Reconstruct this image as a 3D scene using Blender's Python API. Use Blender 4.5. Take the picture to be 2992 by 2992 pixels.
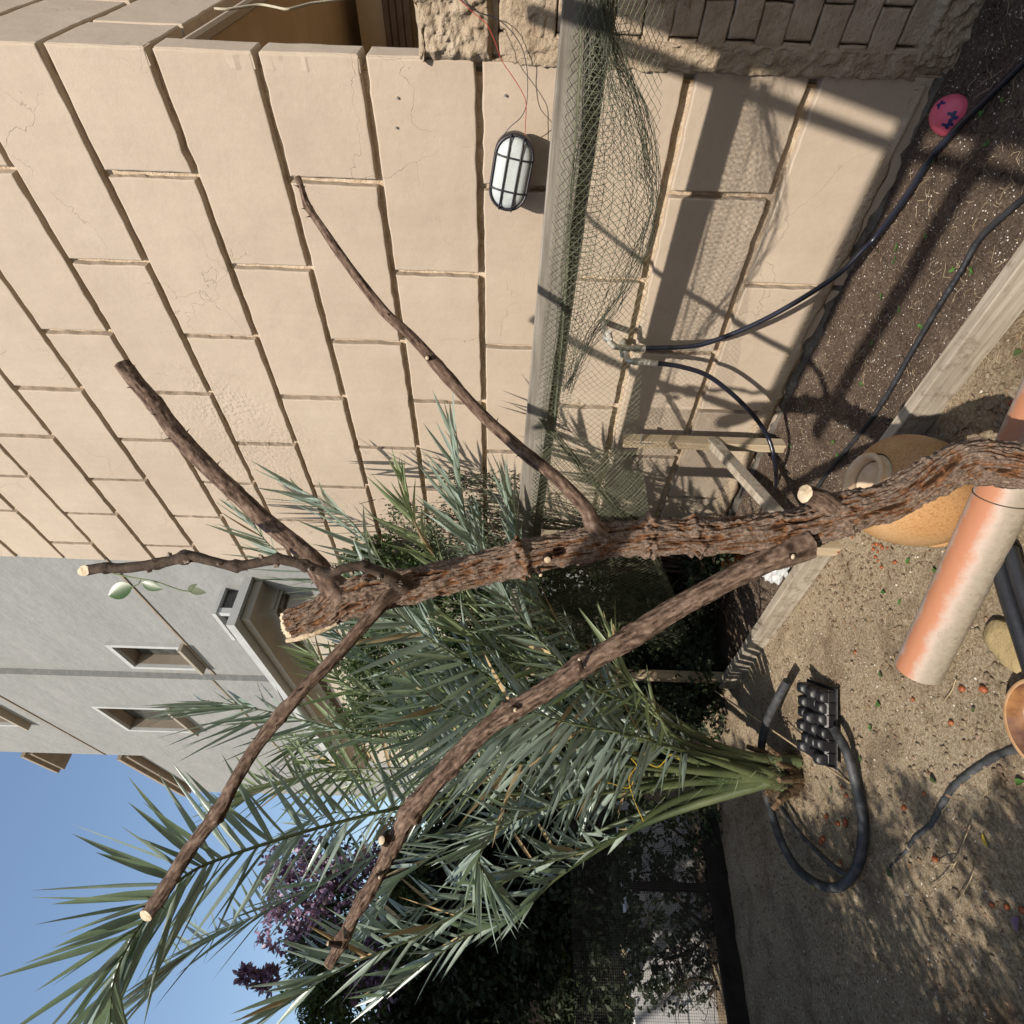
import bpy, math, random
import numpy as np
from mathutils import Vector, Matrix, noise as mn
random.seed(7); rng = np.random.default_rng(7)
for o in list(bpy.data.objects): bpy.data.objects.remove(o, do_unlink=True)
SC = bpy.context.scene; COL = SC.collection
# ------------------------------------------------------------------ camera
yaw, pit, rol, FL = math.radians(39.144), math.radians(0.436), math.radians(1.835), 0.5503
CP = Vector((-2.457, -0.534, 1.5))
f0 = Vector((math.sin(yaw), math.cos(yaw), 0)); r0 = Vector((math.cos(yaw), -math.sin(yaw), 0)); u0 = Vector((0, 0, 1))
FW = f0*math.cos(pit) - u0*math.sin(pit); UP = u0*math.cos(pit) + f0*math.sin(pit)
RT = r0*math.cos(rol) + UP*math.sin(rol); UPP = UP*math.cos(rol) - r0*math.sin(rol)
cam = bpy.data.cameras.new('camera'); co = bpy.data.objects.new('camera', cam); COL.objects.link(co)
X, Y, Z = -UPP, RT, -FW                      # the phone was held on its side
co.matrix_world = Matrix(((X.x, Y.x, Z.x, CP.x), (X.y, Y.y, Z.y, CP.y), (X.z, Y.z, Z.z, CP.z), (0, 0, 0, 1)))
cam.sensor_width = 36; cam.lens = 36*FL; cam.clip_start = 0.05; cam.clip_end = 2000
SC.camera = co
# ------------------------------------------------------------------ light
w = bpy.data.worlds.new('World'); SC.world = w; w.use_nodes = True
nt = w.node_tree; nt.nodes.clear()
sky = nt.nodes.new('ShaderNodeTexSky'); sky.sky_type = 'NISHITA'; sky.sun_disc = False
SA, SR = 0.46, 1.0          # the light goes (1, SA, -SR)
SD = Vector((-1, -SA, SR)).normalized()
sky.sun_elevation = math.asin(SD.z); sky.sun_rotation = math.atan2(SD.x, SD.y)
sky.air_density = 1.25; sky.dust_density = 1.2; sky.ozone_density = 1.6
bg = nt.nodes.new('ShaderNodeBackground'); bg.inputs['Strength'].default_value = 0.13
ow = nt.nodes.new('ShaderNodeOutputWorld'); nt.links.new(sky.outputs[0], bg.inputs[0]); nt.links.new(bg.outputs[0], ow.inputs[0])
sl = bpy.data.lights.new('sun', 'SUN'); sl.energy = 4.8; sl.angle = math.radians(0.6); sl.color = (1, 0.915, 0.80)
so = bpy.data.objects.new('sun', sl); COL.objects.link(so); so.rotation_euler = SD.to_track_quat('Z', 'Y').to_euler(); so.location = (-8, -3, 8)
vs = SC.view_settings; vs.view_transform = 'Standard'; vs.look = 'None'; vs.gamma = 1; vs.exposure = 0.5; vs.use_curve_mapping = False
SC.render.engine = 'CYCLES'; SC.cycles.max_bounces = 6; SC.cycles.transparent_max_bounces = 12
# ------------------------------------------------------------------ measuring helpers: sight line through a place in the photograph
def ray(sx, sy): return FW + RT*((1496-sy)/(FL*2992)) - UPP*((sx-1496)/(FL*2992))
def T(sx, sy, t): return CP + ray(sx, sy)*t
def W(sx, sy, x=0.0):
    d = ray(sx, sy); return CP + d*((x-CP.x)/d.x)
def G(sx, sy, z=0.0):
    d = ray(sx, sy); return CP + d*((z-CP.z)/d.z)
PXM = FL*2992
# ------------------------------------------------------------------ scene helpers
def thing(name, label, cat, loc=(0, 0, 0), group=None, kind=None):
    o = bpy.data.objects.new(name, None); COL.objects.link(o); o.location = loc; o.empty_display_size = .1
    o['label'] = label; o['category'] = cat
    if group: o['group'] = group
    if kind: o['kind'] = kind
    return o
def tag(o, label=None, cat=None, group=None, kind=None):
    if label: o['label'] = label
    if cat: o['category'] = cat
    if group: o['group'] = group
    if kind: o['kind'] = kind
    return o
class MB:
    def __init__(s): s.v = []; s.f = []; s.sm = []; s.mi = []
    def add(s, v, f, smooth=True, mi=0):
        b = len(s.v); s.v.extend([tuple(p) for p in v]); s.f.extend([tuple(i+b for i in q) for q in f])
        s.sm.extend([smooth]*len(f)); s.mi.extend([mi]*len(f)); return s
    def mesh(s, name, mats):
        me = bpy.data.meshes.new(name); me.from_pydata(s.v, [], s.f)
        me.polygons.foreach_set('use_smooth', s.sm)
        if not isinstance(mats, (list, tuple)): mats = [mats]
        for m in mats: me.materials.append(m)
        if len(mats) > 1: me.polygons.foreach_set('material_index', s.mi)
        me.update(); return me
    def build(s, name, mats, parent=None, loc=None):
        me = s.mesh(name, mats)
        if parent is not None or loc is not None:
            off = Vector(loc) if loc is not None else Vector(parent.matrix_world.translation) if False else None
        o = bpy.data.objects.new(name, me); COL.objects.link(o)
        if parent: link(o, parent)
        return o
def world_loc(o):
    L = Vector(o.location); p = o.parent
    while p: L += Vector(p.location); p = p.parent
    return L
def link(o, parent):                    # geometry is built in world coordinates; move the origin so that it follows its thing
    o.parent = parent
    o.location = -world_loc(parent) + Vector(o.location)
    return o
def tube(mb, pts, rad, n=8, cap=True, mi=0, smooth=True, fn=None):
    pts = [Vector(p) for p in pts]; m = len(pts)
    if not isinstance(rad, (list, tuple, np.ndarray)): rad = [rad]*m
    t0 = (pts[1]-pts[0]).normalized(); a = t0.orthogonal().normalized(); vs_ = []; prev = t0
    for i, p in enumerate(pts):
        t = (pts[min(i+1, m-1)]-pts[max(i-1, 0)]).normalized()
        q = prev.rotation_difference(t); a = q @ a; a = (a - t*a.dot(t)).normalized(); b = t.cross(a); prev = t
        for k in range(n):
            th = 2*math.pi*k/n; r = rad[i]
            if fn: r += fn(i, th, p, r)
            vs_.append(p + (a*math.cos(th)+b*math.sin(th))*r)
    fs = [(i*n+k, i*n+(k+1) % n, (i+1)*n+(k+1) % n, (i+1)*n+k) for i in range(m-1) for k in range(n)]
    mb.add(vs_, fs, smooth, mi)
    if cap:
        mb.add([vs_[k] for k in range(n)], [tuple(range(n))[::-1]], False, mi)
        mb.add([vs_[(m-1)*n+k] for k in range(n)], [tuple(range(n))], False, mi)
    return vs_
def spline(pts, n):
    P = [Vector(p) for p in pts]; P = [P[0]*2-P[1]] + P + [P[-1]*2-P[-2]]; out = []; k = len(P)-3
    for j in range(n):
        u = j/(n-1)*k; i = min(int(u), k-1); u -= i
        a, b, c, d = P[i:i+4]
        out.append(0.5*((2*b)+(c-a)*u+(2*a-5*b+4*c-d)*u*u+(3*b-a-3*c+d)*u**3))
    return out
def lerpl(vals, n): return list(np.interp(np.linspace(0, len(vals)-1, n), range(len(vals)), vals))
def box(mb, c, s, rot=None, bev=0.0, mi=0, smooth=False):
    c = Vector(c); hx, hy, hz = s[0]/2, s[1]/2, s[2]/2; b = min(bev, hx*.9, hy*.9, hz*.9)
    R = rot if rot is not None else Matrix.Identity(3)
    if b <= 0:
        v = [Vector((x, y, z)) for x in (-hx, hx) for y in (-hy, hy) for z in (-hz, hz)]
        f = [(0, 1, 3, 2), (4, 6, 7, 5), (0, 4, 5, 1), (2, 3, 7, 6), (0, 2, 6, 4), (1, 5, 7, 3)]
    else:
        v = []; idx = {}
        for sx in (-1, 1):
            for sy in (-1, 1):
                for sz in (-1, 1):
                    for ax in range(3):
                        q = [sx*(hx-b), sy*(hy-b), sz*(hz-b)]; q[ax] += (sx, sy, sz)[ax]*b
                        idx[(sx, sy, sz, ax)] = len(v); v.append(Vector(q))
        f = []
        for ax in range(3):
            o1, o2 = [a for a in range(3) if a != ax]
            for sg in (-1, 1):
                def key(p, q):
                    s_ = [0, 0, 0]; s_[ax] = sg; s_[o1] = p; s_[o2] = q; return idx[(*s_, ax)]
                q = [key(-1, -1), key(1, -1), key(1, 1), key(-1, 1)]
                f.append(tuple(q if (sg > 0) != (ax == 1) else q[::-1]))
            for p in (-1, 1):
                for q in (-1, 1):
                    s1 = [0, 0, 0]; s1[o1] = p; s1[o2] = q
                    def kk(sa, a):
                        s_ = list(s1); s_[ax] = sa; return idx[(*s_, a)]
                    qd = [kk(-1, o1), kk(1, o1), kk(1, o2), kk(-1, o2)]
                    n = (v[qd[1]]-v[qd[0]]).cross(v[qd[2]]-v[qd[1]]); d = v[qd[0]]+v[qd[2]]
                    d[ax] = 0
                    f.append(tuple(qd if n.dot(d) > 0 else qd[::-1]))
        for sx in (-1, 1):
            for sy in (-1, 1):
                for sz in (-1, 1):
                    t = [idx[(sx, sy, sz, a)] for a in range(3)]
                    f.append(tuple(t if sx*sy*sz > 0 else t[::-1]))
    mb.add([c + R @ p for p in v], f, smooth, mi)
def beam(mb, a, b, wdt, hgt, bev=.003, upv=(0, 0, 1), mi=0):
    a, b = Vector(a), Vector(b); x = (b-a).normalized(); up = Vector(upv); y = up.cross(x).normalized(); z = x.cross(y)
    R = Matrix((x, y, z)).transposed(); box(mb, (a+b)/2, ((b-a).length, wdt, hgt), R, bev, mi)
def lathe(mb, prof, n, M, mi=0, cap=False):
    v = [M @ Vector((r*math.cos(2*math.pi*k/n), r*math.sin(2*math.pi*k/n), z)) for r, z in prof for k in range(n)]
    f = [(i*n+k, i*n+(k+1) % n, (i+1)*n+(k+1) % n, (i+1)*n+k) for i in range(len(prof)-1) for k in range(n)]
    if cap: f.append(tuple(range(n))[::-1])
    mb.add(v, f, True, mi)
# ------------------------------------------------------------------ materials
KA = .80           # real base colours under the exposure above
def ks(c): return tuple(c) if (c[0] == c[1] == c[2]) else tuple(x*KA for x in c)
def mat(name, base, rough=.8, spec=.3, var=None, vscale=6, bump=0, bscale=60, coord='Object', stretch=(1, 1, 1), extra=None, metal=0, transl=0, detail=6, bdist=.01):
    base = ks(base); var = ks(var) if var is not None else None
    m = bpy.data.materials.new(name); m.use_nodes = True; N = m.node_tree; P = N.nodes['Principled BSDF']
    P.inputs['Roughness'].default_value = rough; P.inputs['Specular IOR Level'].default_value = spec; P.inputs['Metallic'].default_value = metal
    tc = N.nodes.new('ShaderNodeTexCoord'); mp = N.nodes.new('ShaderNodeMapping'); mp.inputs['Scale'].default_value = stretch
    N.links.new(tc.outputs[coord], mp.inputs[0]); vec = mp.outputs[0]
    m['_'] = 0
    def noise(scale, det=detail, r=.6, v=None):
        n = N.nodes.new('ShaderNodeTexNoise'); n.inputs['Scale'].default_value = scale; n.inputs['Detail'].default_value = det; n.inputs['Roughness'].default_value = r
        N.links.new(v or vec, n.inputs['Vector']); return n.outputs['Fac']
    def ramp(src, stops):
        r = N.nodes.new('ShaderNodeValToRGB'); e = r.color_ramp.elements
        while len(e) < len(stops): e.new(.5)
        for el, (p, c) in zip(e, stops): el.position = p; el.color = (*ks(c), 1)
        N.links.new(src, r.inputs[0]); return r.outputs[0]
    def mix(fac, a, b, mode='MIX'):
        x = N.nodes.new('ShaderNodeMix'); x.data_type = 'RGBA'; x.blend_type = mode
        for s_, k in ((fac, 0), (a, 6), (b, 7)):
            if isinstance(s_, (int, float)): x.inputs[k].default_value = s_
            elif isinstance(s_, tuple): x.inputs[k].default_value = (*(ks(s_) if max(s_) <= 1 else s_), 1)
            else: N.links.new(s_, x.inputs[k])
        return x.outputs[2]
    def math_(op, a, b=0.0, c=None):
        x = N.nodes.new('ShaderNodeMath'); x.operation = op
        for i, s_ in enumerate((a, b) if c is None else (a, b, c)):
            if isinstance(s_, (int, float)): x.inputs[i].default_value = s_
            else: N.links.new(s_, x.inputs[i])
        return x.outputs[0]
    col = None
    if var is not None:
        lo = tuple(x/KA for x in base) if not (base[0] == base[1] == base[2]) else base; hi = tuple(x/KA for x in var) if not (var[0] == var[1] == var[2]) else var; col = ramp(noise(vscale), [(.33, lo), (.67, hi)])
    H = noise(bscale, 8, .65) if bump else None
    ctx = dict(N=N, P=P, vec=vec, noise=noise, ramp=ramp, mix=mix, math=math_, col=col, H=H, tc=tc)
    if extra:
        r = extra(ctx); col = r.get('col', col); H = r.get('H', H)
        if 'rough' in r: N.links.new(r['rough'], P.inputs['Roughness'])
    if col is None: P.inputs['Base Color'].default_value = (*base, 1)
    else: N.links.new(col, P.inputs['Base Color'])
    if H is not None:
        b = N.nodes.new('ShaderNodeBump'); b.inputs['Strength'].default_value = bump; b.inputs['Distance'].default_value = bdist
        N.links.new(H, b.inputs['Height']); N.links.new(b.outputs[0], P.inputs['Normal'])
    if transl:
        tr = N.nodes.new('ShaderNodeBsdfTranslucent'); ms = N.nodes.new('ShaderNodeMixShader'); ms.inputs[0].default_value = transl
        if col is None: tr.inputs[0].default_value = (*[min(1, c*1.6) for c in base], 1)
        else: N.links.new(mix(1.0, col, (1.35, 1.55, 1.0), 'MULTIPLY'), tr.inputs[0])
        N.links.new(P.outputs[0], ms.inputs[1]); N.links.new(tr.outputs[0], ms.inputs[2])
        N.links.new(ms.outputs[0], N.nodes['Material Output'].inputs[0])
    del m['_']
    return m
def sph_mask(c, centre, rad, soft):
    N = c['N']; d = N.nodes.new('ShaderNodeVectorMath'); d.operation = 'DISTANCE'; N.links.new(c['tc'].outputs['Object'], d.inputs[0]); d.inputs[1].default_value = centre
    mr = N.nodes.new('ShaderNodeMapRange'); N.links.new(d.outputs['Value'], mr.inputs[0])
    mr.inputs[1].default_value = rad; mr.inputs[2].default_value = rad-soft; mr.clamp = True; return mr.outputs[0]
PA, PB = W(700, 1330), W(640, 1200)
def plaster_x(c):
    N = c['N']
    big = c['noise'](1.1, 4); col = c['ramp'](big, [(.3, (.435, .35, .268)), (.7, (.52, .43, .335))])
    fine = c['noise'](38, 6); col = c['mix'](.10, col, c['ramp'](fine, [(.35, (.35, .285, .22)), (.65, (.54, .465, .385))]))
    # trowel streaks and stains
    mp = N.nodes.new('ShaderNodeMapping'); mp.inputs['Scale'].default_value = (3, 7, 1.6); mp.inputs['Rotation'].default_value = (.35, 0, 0); N.links.new(c['tc'].outputs['Object'], mp.inputs[0])
    st = c['noise'](1.0, 8, .75, mp.outputs[0]); col = c['mix'](.16, col, c['ramp'](st, [(.35, (.37, .31, .245)), (.62, (.54, .46, .37))]))
    # hairline cracks
    wob = N.nodes.new('ShaderNodeTexNoise'); wob.inputs['Scale'].default_value = 5; wob.inputs['Detail'].default_value = 6; N.links.new(c['vec'], wob.inputs['Vector'])
    ad = N.nodes.new('ShaderNodeVectorMath'); ad.operation = 'MULTIPLY_ADD'; N.links.new(wob.outputs['Color'], ad.inputs[0]); ad.inputs[1].default_value = (.35,)*3; N.links.new(c['vec'], ad.inputs[2])
    vo = N.nodes.new('ShaderNodeTexVoronoi'); vo.feature = 'DISTANCE_TO_EDGE'; vo.inputs['Scale'].default_value = 1.9; N.links.new(ad.outputs[0], vo.inputs['Vector'])
    line = c['ramp'](vo.outputs['Distance'], [(0.0, (1, 1, 1)), (.0035, (0, 0, 0))])
    msk = c['ramp'](c['noise'](1.7, 3), [(.49, (0, 0, 0)), (.60, (1, 1, 1))])
    cr = c['math']('MULTIPLY', line, msk)
    col = c['mix'](c['math']('MULTIPLY', cr, .45), col, (.25, .18, .12))
    # pitted patches where the coat has weathered
    pm = c['math']('MAXIMUM', sph_mask(c, tuple(PA), .62, .45), sph_mask(c, tuple(PB), .4, .3))
    pit = c['ramp'](c['noise'](42, 3, .5), [(.42, (1, 1, 1)), (.56, (0, 0, 0))])
    pits = c['math']('MULTIPLY', pit, c['math']('MULTIPLY', pm, c['ramp'](c['noise'](4, 3), [(.35, (0, 0, 0)), (.6, (1, 1, 1))])))
    H = c['math']('MULTIPLY_ADD', c['noise'](9, 8, .62), .7, c['math']('MULTIPLY', c['noise'](120, 4), .10))
    H = c['math']('SUBTRACT', H, c['math']('MULTIPLY', pits, .5)); H = c['math']('SUBTRACT', H, c['math']('MULTIPLY', cr, .35))
    return dict(col=col, H=H)
M_PL = mat('plaster', (.52, .43, .33), .92, .15, bump=.45, extra=plaster_x, bdist=.012)
M_GR = mat('joint_plaster', (.52, .40, .28), .95, .1, var=(.72, .60, .46), vscale=25, bump=.9, bscale=70, bdist=.012)
M_RP = mat('rough_plaster', (.42, .32, .22), .95, .1, var=(.56, .46, .34), vscale=9, bump=1.0, bscale=55, bdist=.02)
M_BR = mat('painted_brick', (.36, .28, .20), .95, .1, var=(.52, .42, .32), vscale=12, bump=1.0, bscale=45, bdist=.012)
M_DK = mat('dark_joint', (.10, .075, .05), .95, .1, bump=.5, bscale=60)
M_CN = mat('footing_concrete', (.09, .08, .07), .95, .1, var=(.24, .22, .19), vscale=7, bump=1, bscale=30, bdist=.02)
M_BR2 = mat('brown_frame', (.10, .06, .035), .55, .4, var=(.15, .09, .05), vscale=8)
M_REV = mat('orange_reveal', (.44, .30, .17), .9, .15, var=(.53, .38, .23), vscale=3, bump=.3, bscale=20)
def wood_x(c):
    N = c['N']; mp = N.nodes.new('ShaderNodeMapping'); mp.inputs['Scale'].default_value = (22, 1.1, 22); N.links.new(c['tc'].outputs['Object'], mp.inputs[0])
    g = c['noise'](2.2, 8, .7, mp.outputs[0]); col = c['ramp'](g, [(.3, (.22, .18, .135)), (.52, (.37, .325, .26)), (.7, (.46, .415, .345))]); col = c['mix'](c['ramp'](c['noise'](14, 8, .75), [(.52, (0, 0, 0)), (.62, (.7, .7, .7))]), col, (.17, .13, .095))
    col = c['mix'](c['ramp'](c['noise'](2.5, 4), [(.5, (0, 0, 0)), (.75, (.5, .5, .5))]), col, (.16, .13, .10))
    kn = N.nodes.new('ShaderNodeTexVoronoi'); kn.inputs['Scale'].default_value = 3.2; N.links.new(c['vec'], kn.inputs['Vector'])
    col = c['mix'](c['ramp'](kn.outputs['Distance'], [(.03, (.8, .8, .8)), (.075, (0, 0, 0))]), col, (.12, .07, .04))
    return dict(col=col, H=g)
M_WD = mat('weathered_timber', (.4, .34, .26), .8, .25, bump=.35, extra=wood_x, bdist=.004)
def woodz_x(c):
    N = c['N']; mp = N.nodes.new('ShaderNodeMapping'); mp.inputs['Scale'].default_value = (22, 22, 1.2); N.links.new(c['tc'].outputs['Object'], mp.inputs[0])
    g = c['noise'](2.2, 8, .7, mp.outputs[0]); col = c['ramp'](g, [(.3, (.28, .21, .13)), (.5, (.46, .37, .25)), (.7, (.56, .47, .34))]); return dict(col=col, H=g)
def rail_x(c):
    N = c['N']; mp = N.nodes.new('ShaderNodeMapping'); mp.inputs['Scale'].default_value = (22, 1.1, 22); N.links.new(c['tc'].outputs['Object'], mp.inputs[0])
    g = c['noise'](2.2, 8, .7, mp.outputs[0]); col = c['ramp'](g, [(.3, (.15, .135, .115)), (.52, (.26, .235, .20)), (.7, (.35, .32, .275))])
    return dict(col=c['mix'](c['ramp'](c['noise'](2.5, 4), [(.5, (0, 0, 0)), (.72, (.6, .6, .6))]), col, (.09, .075, .06)), H=g)
M_WR2 = mat('grey_rail_timber', (.2, .18, .15), .85, .2, bump=.4, extra=rail_x, bdist=.004)
M_WZ = mat('upright_timber', (.4, .34, .26), .8, .25, bump=.3, extra=woodz_x, bdist=.004)
def sand_x(c):
    N = c['N']
    col = c['ramp'](c['noise'](2.2, 8, .65), [(.28, (.27, .20, .125)), (.47, (.54, .425, .28)), (.72, (.66, .55, .385))])
    col = c['mix'](.55, col, c['ramp'](c['noise'](95, 6, .7), [(.38, (.15, .105, .07)), (.5, (.48, .38, .255)), (.62, (.80, .70, .55))]))
    vo = N.nodes.new('ShaderNodeTexVoronoi'); vo.inputs['Scale'].default_value = 90; vo.inputs['Randomness'].default_value = 1; N.links.new(c['vec'], vo.inputs['Vector'])
    sp = c['ramp'](vo.outputs['Distance'], [(.10, (1, 1, 1)), (.2, (0, 0, 0))]); sel = c['ramp'](vo.outputs['Color'], [(.72, (0, 0, 0)), (.8, (1, 1, 1))])
    col = c['mix'](c['math']('MULTIPLY', sp, sel), col, (.62, .57, .48))
    col = c['mix'](c['ramp'](c['noise'](3.3, 8, .72), [(.50, (0, 0, 0)), (.66, (.75, .75, .75))]), col, (.17, .115, .075)); H = c['math']('ADD', c['math']('MULTIPLY', c['noise'](130, 8, .8), .9), c['noise'](24, 8, .75)); return dict(col=col, H=H)
M_SA = mat('sandy_ground', (.3, .25, .17), 1, .08, bump=1.0, extra=sand_x, bdist=.022)
def soil_x(c):
    N = c['N']
    col = c['ramp'](c['noise'](6, 8, .7), [(.3, (.06, .040, .030)), (.55, (.13, .092, .07)), (.72, (.24, .185, .135))])
    col = c['mix'](.4, col, c['ramp'](c['noise'](110, 6, .75), [(.38, (.03, .02, .015)), (.62, (.30, .23, .175))]))
    vo = N.nodes.new('ShaderNodeTexVoronoi'); vo.inputs['Scale'].default_value = 110; N.links.new(c['vec'], vo.inputs['Vector'])
    sp = c['ramp'](vo.outputs['Distance'], [(.16, (1, 1, 1)), (.28, (0, 0, 0))]); sel = c['ramp'](vo.outputs['Color'], [(.66, (0, 0, 0)), (.74, (.8, .8, .8))])
    col = c['mix'](c['math']('MULTIPLY', sp, sel), col, (.50, .45, .40))
    H = c['math']('ADD', c['math']('MULTIPLY', c['noise'](170, 8, .75), .5), c['noise'](30, 8, .7)); return dict(col=col, H=H)
M_SO = mat('dark_potting_soil', (.09, .06, .045), 1, .1, bump=1.0, extra=soil_x, bdist=.02)
def bark_x(c):
    N = c['N']; at = N.nodes.new('ShaderNodeAttribute'); at.attribute_name = 'h'; h = at.outputs['Fac']
    fine = c['noise'](120, 6, .7)
    gcol = c['ramp'](fine, [(.33, (.075, .05, .038)), (.55, (.205, .148, .112)), (.72, (.34, .265, .215))])
    ocol = c['ramp'](fine, [(.35, (.05, .023, .012)), (.65, (.26, .125, .06))])
    hh = c['math']('ADD', h, c['math']('MULTIPLY', c['math']('SUBTRACT', c['noise'](26, 5), .5), .9))
    col = c['mix'](c['ramp'](hh, [(.34, (0, 0, 0)), (.46, (1, 1, 1))]), ocol, gcol)
    col = c['mix'](c['ramp'](h, [(.08, (1, 1, 1)), (.3, (0, 0, 0))]), col, (.035, .018, .01))
    return dict(col=col, H=c['math']('ADD', fine, c['math']('MULTIPLY', h, .4)))
M_BK = mat('rough_bark', (.2, .14, .1), .95, .1, bump=.7, extra=bark_x, bdist=.006)
def bark2_x(c):
    N = c['N']; at = N.nodes.new('ShaderNodeAttribute'); at.attribute_name = 'h'; h = at.outputs['Fac']
    col = c['ramp'](c['math']('ADD', c['math']('MULTIPLY', h, .5), c['math']('MULTIPLY', c['noise'](70, 6, .7), .55)), [(.28, (.03, .018, .012)), (.5, (.12, .078, .056)), (.72, (.25, .18, .135))])
    return dict(col=col, H=c['math']('ADD', c['noise'](140, 5, .7), h))
M_BK2 = mat('young_bark', (.2, .14, .1), .85, .15, bump=.5, extra=bark2_x, bdist=.004)
M_BK3 = mat('dark_bark', (.035, .024, .018), .8, .2, var=(.10, .07, .05), vscale=40, bump=.5, bscale=90)
def cut_x(c):
    col = c['ramp'](c['noise'](55, 5), [(.3, (.30, .21, .12)), (.5, (.56, .45, .31)), (.75, (.70, .61, .47))]); return dict(col=col)
M_CUT = mat('fresh_cut_wood', (.60, .50, .34), .8, .2, bump=.3, bscale=120, extra=cut_x)
M_PM = mat('palm_leaflet', (.20, .255, .21), .30, .8, var=(.31, .38, .32), vscale=7, bump=.25, bscale=200, stretch=(1, 1, 1), transl=.18, bdist=.002)
M_PM2 = mat('palm_leaflet_yellowish', (.17, .22, .11), .38, .6, var=(.27, .32, .18), vscale=7, transl=.18)
M_DLF = mat('dried_leaflet', (.34, .24, .12), .8, .2, var=(.46, .35, .2), vscale=9)
M_RA = mat('palm_rachis', (.10, .15, .055), .5, .4, var=(.17, .21, .085), vscale=10)
M_PT = mat('palm_petiole', (.035, .055, .022), .5, .4, var=(.12, .14, .06), vscale=3.5)
M_FB = mat('palm_fibre', (.07, .045, .025), .95, .1, var=(.22, .15, .09), vscale=30, bump=1, bscale=90)
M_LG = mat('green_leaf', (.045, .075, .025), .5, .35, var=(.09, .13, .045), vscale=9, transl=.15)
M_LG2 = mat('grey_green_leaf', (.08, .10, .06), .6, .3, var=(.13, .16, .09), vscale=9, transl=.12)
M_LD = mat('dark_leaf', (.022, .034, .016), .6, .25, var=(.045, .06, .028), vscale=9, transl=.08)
M_LP = mat('purple_leaf', (.09, .05, .10), .45, .5, var=(.36, .23, .37), vscale=12, transl=.18)
M_LB = mat('bright_leaf', (.05, .13, .025), .5, .4, var=(.08, .19, .04), vscale=30, transl=.2)
M_YL = mat('yellow_leaf', (.55, .42, .06), .6, .3, transl=.1)
M_DRY = mat('dry_straw', (.34, .26, .16), .9, .1, var=(.48, .38, .25), vscale=30)
M_SPR = mat('sprig_leaf', (.03, .075, .012), .35, .5, var=(.055, .11, .02), vscale=30, transl=.12)
M_LIT = mat('brown_litter', (.13, .08, .045), .9, .1, var=(.30, .21, .13), vscale=30)
M_STEM = mat('dark_stem', (.04, .03, .022), .9, .1, var=(.08, .06, .04), vscale=30)
M_BP = mat('black_plastic', (.012, .013, .016), .38, .5, var=(.022, .023, .027), vscale=9, bump=.2, bscale=60)
M_TR = mat('tray_plastic', (.010, .010, .012), .42, .35, var=(.02, .02, .022), vscale=14, bump=.2, bscale=30)
M_HS = mat('dusty_black_hose', (.018, .02, .024), .55, .4, var=(.075, .078, .08), vscale=18, bump=.3, bscale=80)
M_HS2 = mat('black_ribbed_hose', (.010, .011, .014), .5, .4, var=(.035, .036, .04), vscale=25, bump=.3, bscale=80)
M_HB = mat('blue_black_hose', (.010, .012, .022), .3, .5, var=(.016, .018, .03), vscale=9)
M_NT = mat('green_netting', (.10, .11, .07), .7, .2, var=(.24, .25, .17), vscale=5)
M_ND = mat('dark_netting', (.05, .055, .04), .7, .2, var=(.12, .13, .09), vscale=5)
M_NS = mat('shade_netting', (.07, .08, .05), .7, .2, var=(.17, .18, .12), vscale=4)
M_LMB = mat('lamp_black', (.018, .016, .022), .45, .5)
M_LMW = mat('lamp_diffuser', (.46, .50, .50), .35, .4, var=(.52, .56, .56), vscale=80, bump=.15, bscale=220, bdist=.002)
M_WR = mat('red_wire', (.38, .06, .04), .45, .4)
M_WB = mat('dark_wire', (.03, .03, .045), .45, .4)
M_RO = mat('cream_rope', (.62, .56, .42), .9, .1, bump=.8, bscale=300)
M_BRS = mat('dull_metal_fitting', (.42, .42, .38), .4, .5, metal=.7, var=(.58, .57, .52), vscale=40)
M_WPT = mat('white_tape', (.50, .48, .42), .7, .2)
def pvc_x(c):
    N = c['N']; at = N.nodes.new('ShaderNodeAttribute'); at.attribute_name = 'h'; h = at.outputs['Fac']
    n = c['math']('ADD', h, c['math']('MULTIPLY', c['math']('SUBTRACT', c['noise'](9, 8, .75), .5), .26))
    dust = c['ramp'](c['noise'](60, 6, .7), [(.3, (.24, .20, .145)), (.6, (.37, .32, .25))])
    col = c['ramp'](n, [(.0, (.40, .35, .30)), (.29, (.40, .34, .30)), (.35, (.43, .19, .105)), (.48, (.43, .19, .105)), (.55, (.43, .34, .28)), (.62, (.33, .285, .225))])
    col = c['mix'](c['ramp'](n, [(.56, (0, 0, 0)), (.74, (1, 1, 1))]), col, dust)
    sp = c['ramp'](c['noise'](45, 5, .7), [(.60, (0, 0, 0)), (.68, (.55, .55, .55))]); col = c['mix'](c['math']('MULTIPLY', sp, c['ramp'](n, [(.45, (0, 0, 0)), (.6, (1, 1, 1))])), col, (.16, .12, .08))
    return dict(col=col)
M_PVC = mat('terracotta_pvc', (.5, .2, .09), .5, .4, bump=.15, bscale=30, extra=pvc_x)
def jar_x(c):
    vo = c['noise'](150, 5, .7); col = c['ramp'](vo, [(.33, (.24, .12, .045)), (.45, (.40, .215, .085)), (.6, (.47, .27, .12))])
    col = c['mix'](c['ramp'](c['noise'](5, 5), [(.5, (0, 0, 0)), (.8, (.45, .45, .45))]), col, (.50, .38, .22)); return dict(col=col)
M_JR = mat('ochre_stoneware', (.5, .27, .1), .55, .4, bump=.2, bscale=160, extra=jar_x, bdist=.002)
M_JR2 = mat('jar_raw_rim', (.60, .42, .26), .85, .2, var=(.70, .54, .37), vscale=30)
M_GL = mat('glazed_bowl', (.11, .045, .025), .16, .5, var=(.34, .17, .07), vscale=12)
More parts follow.
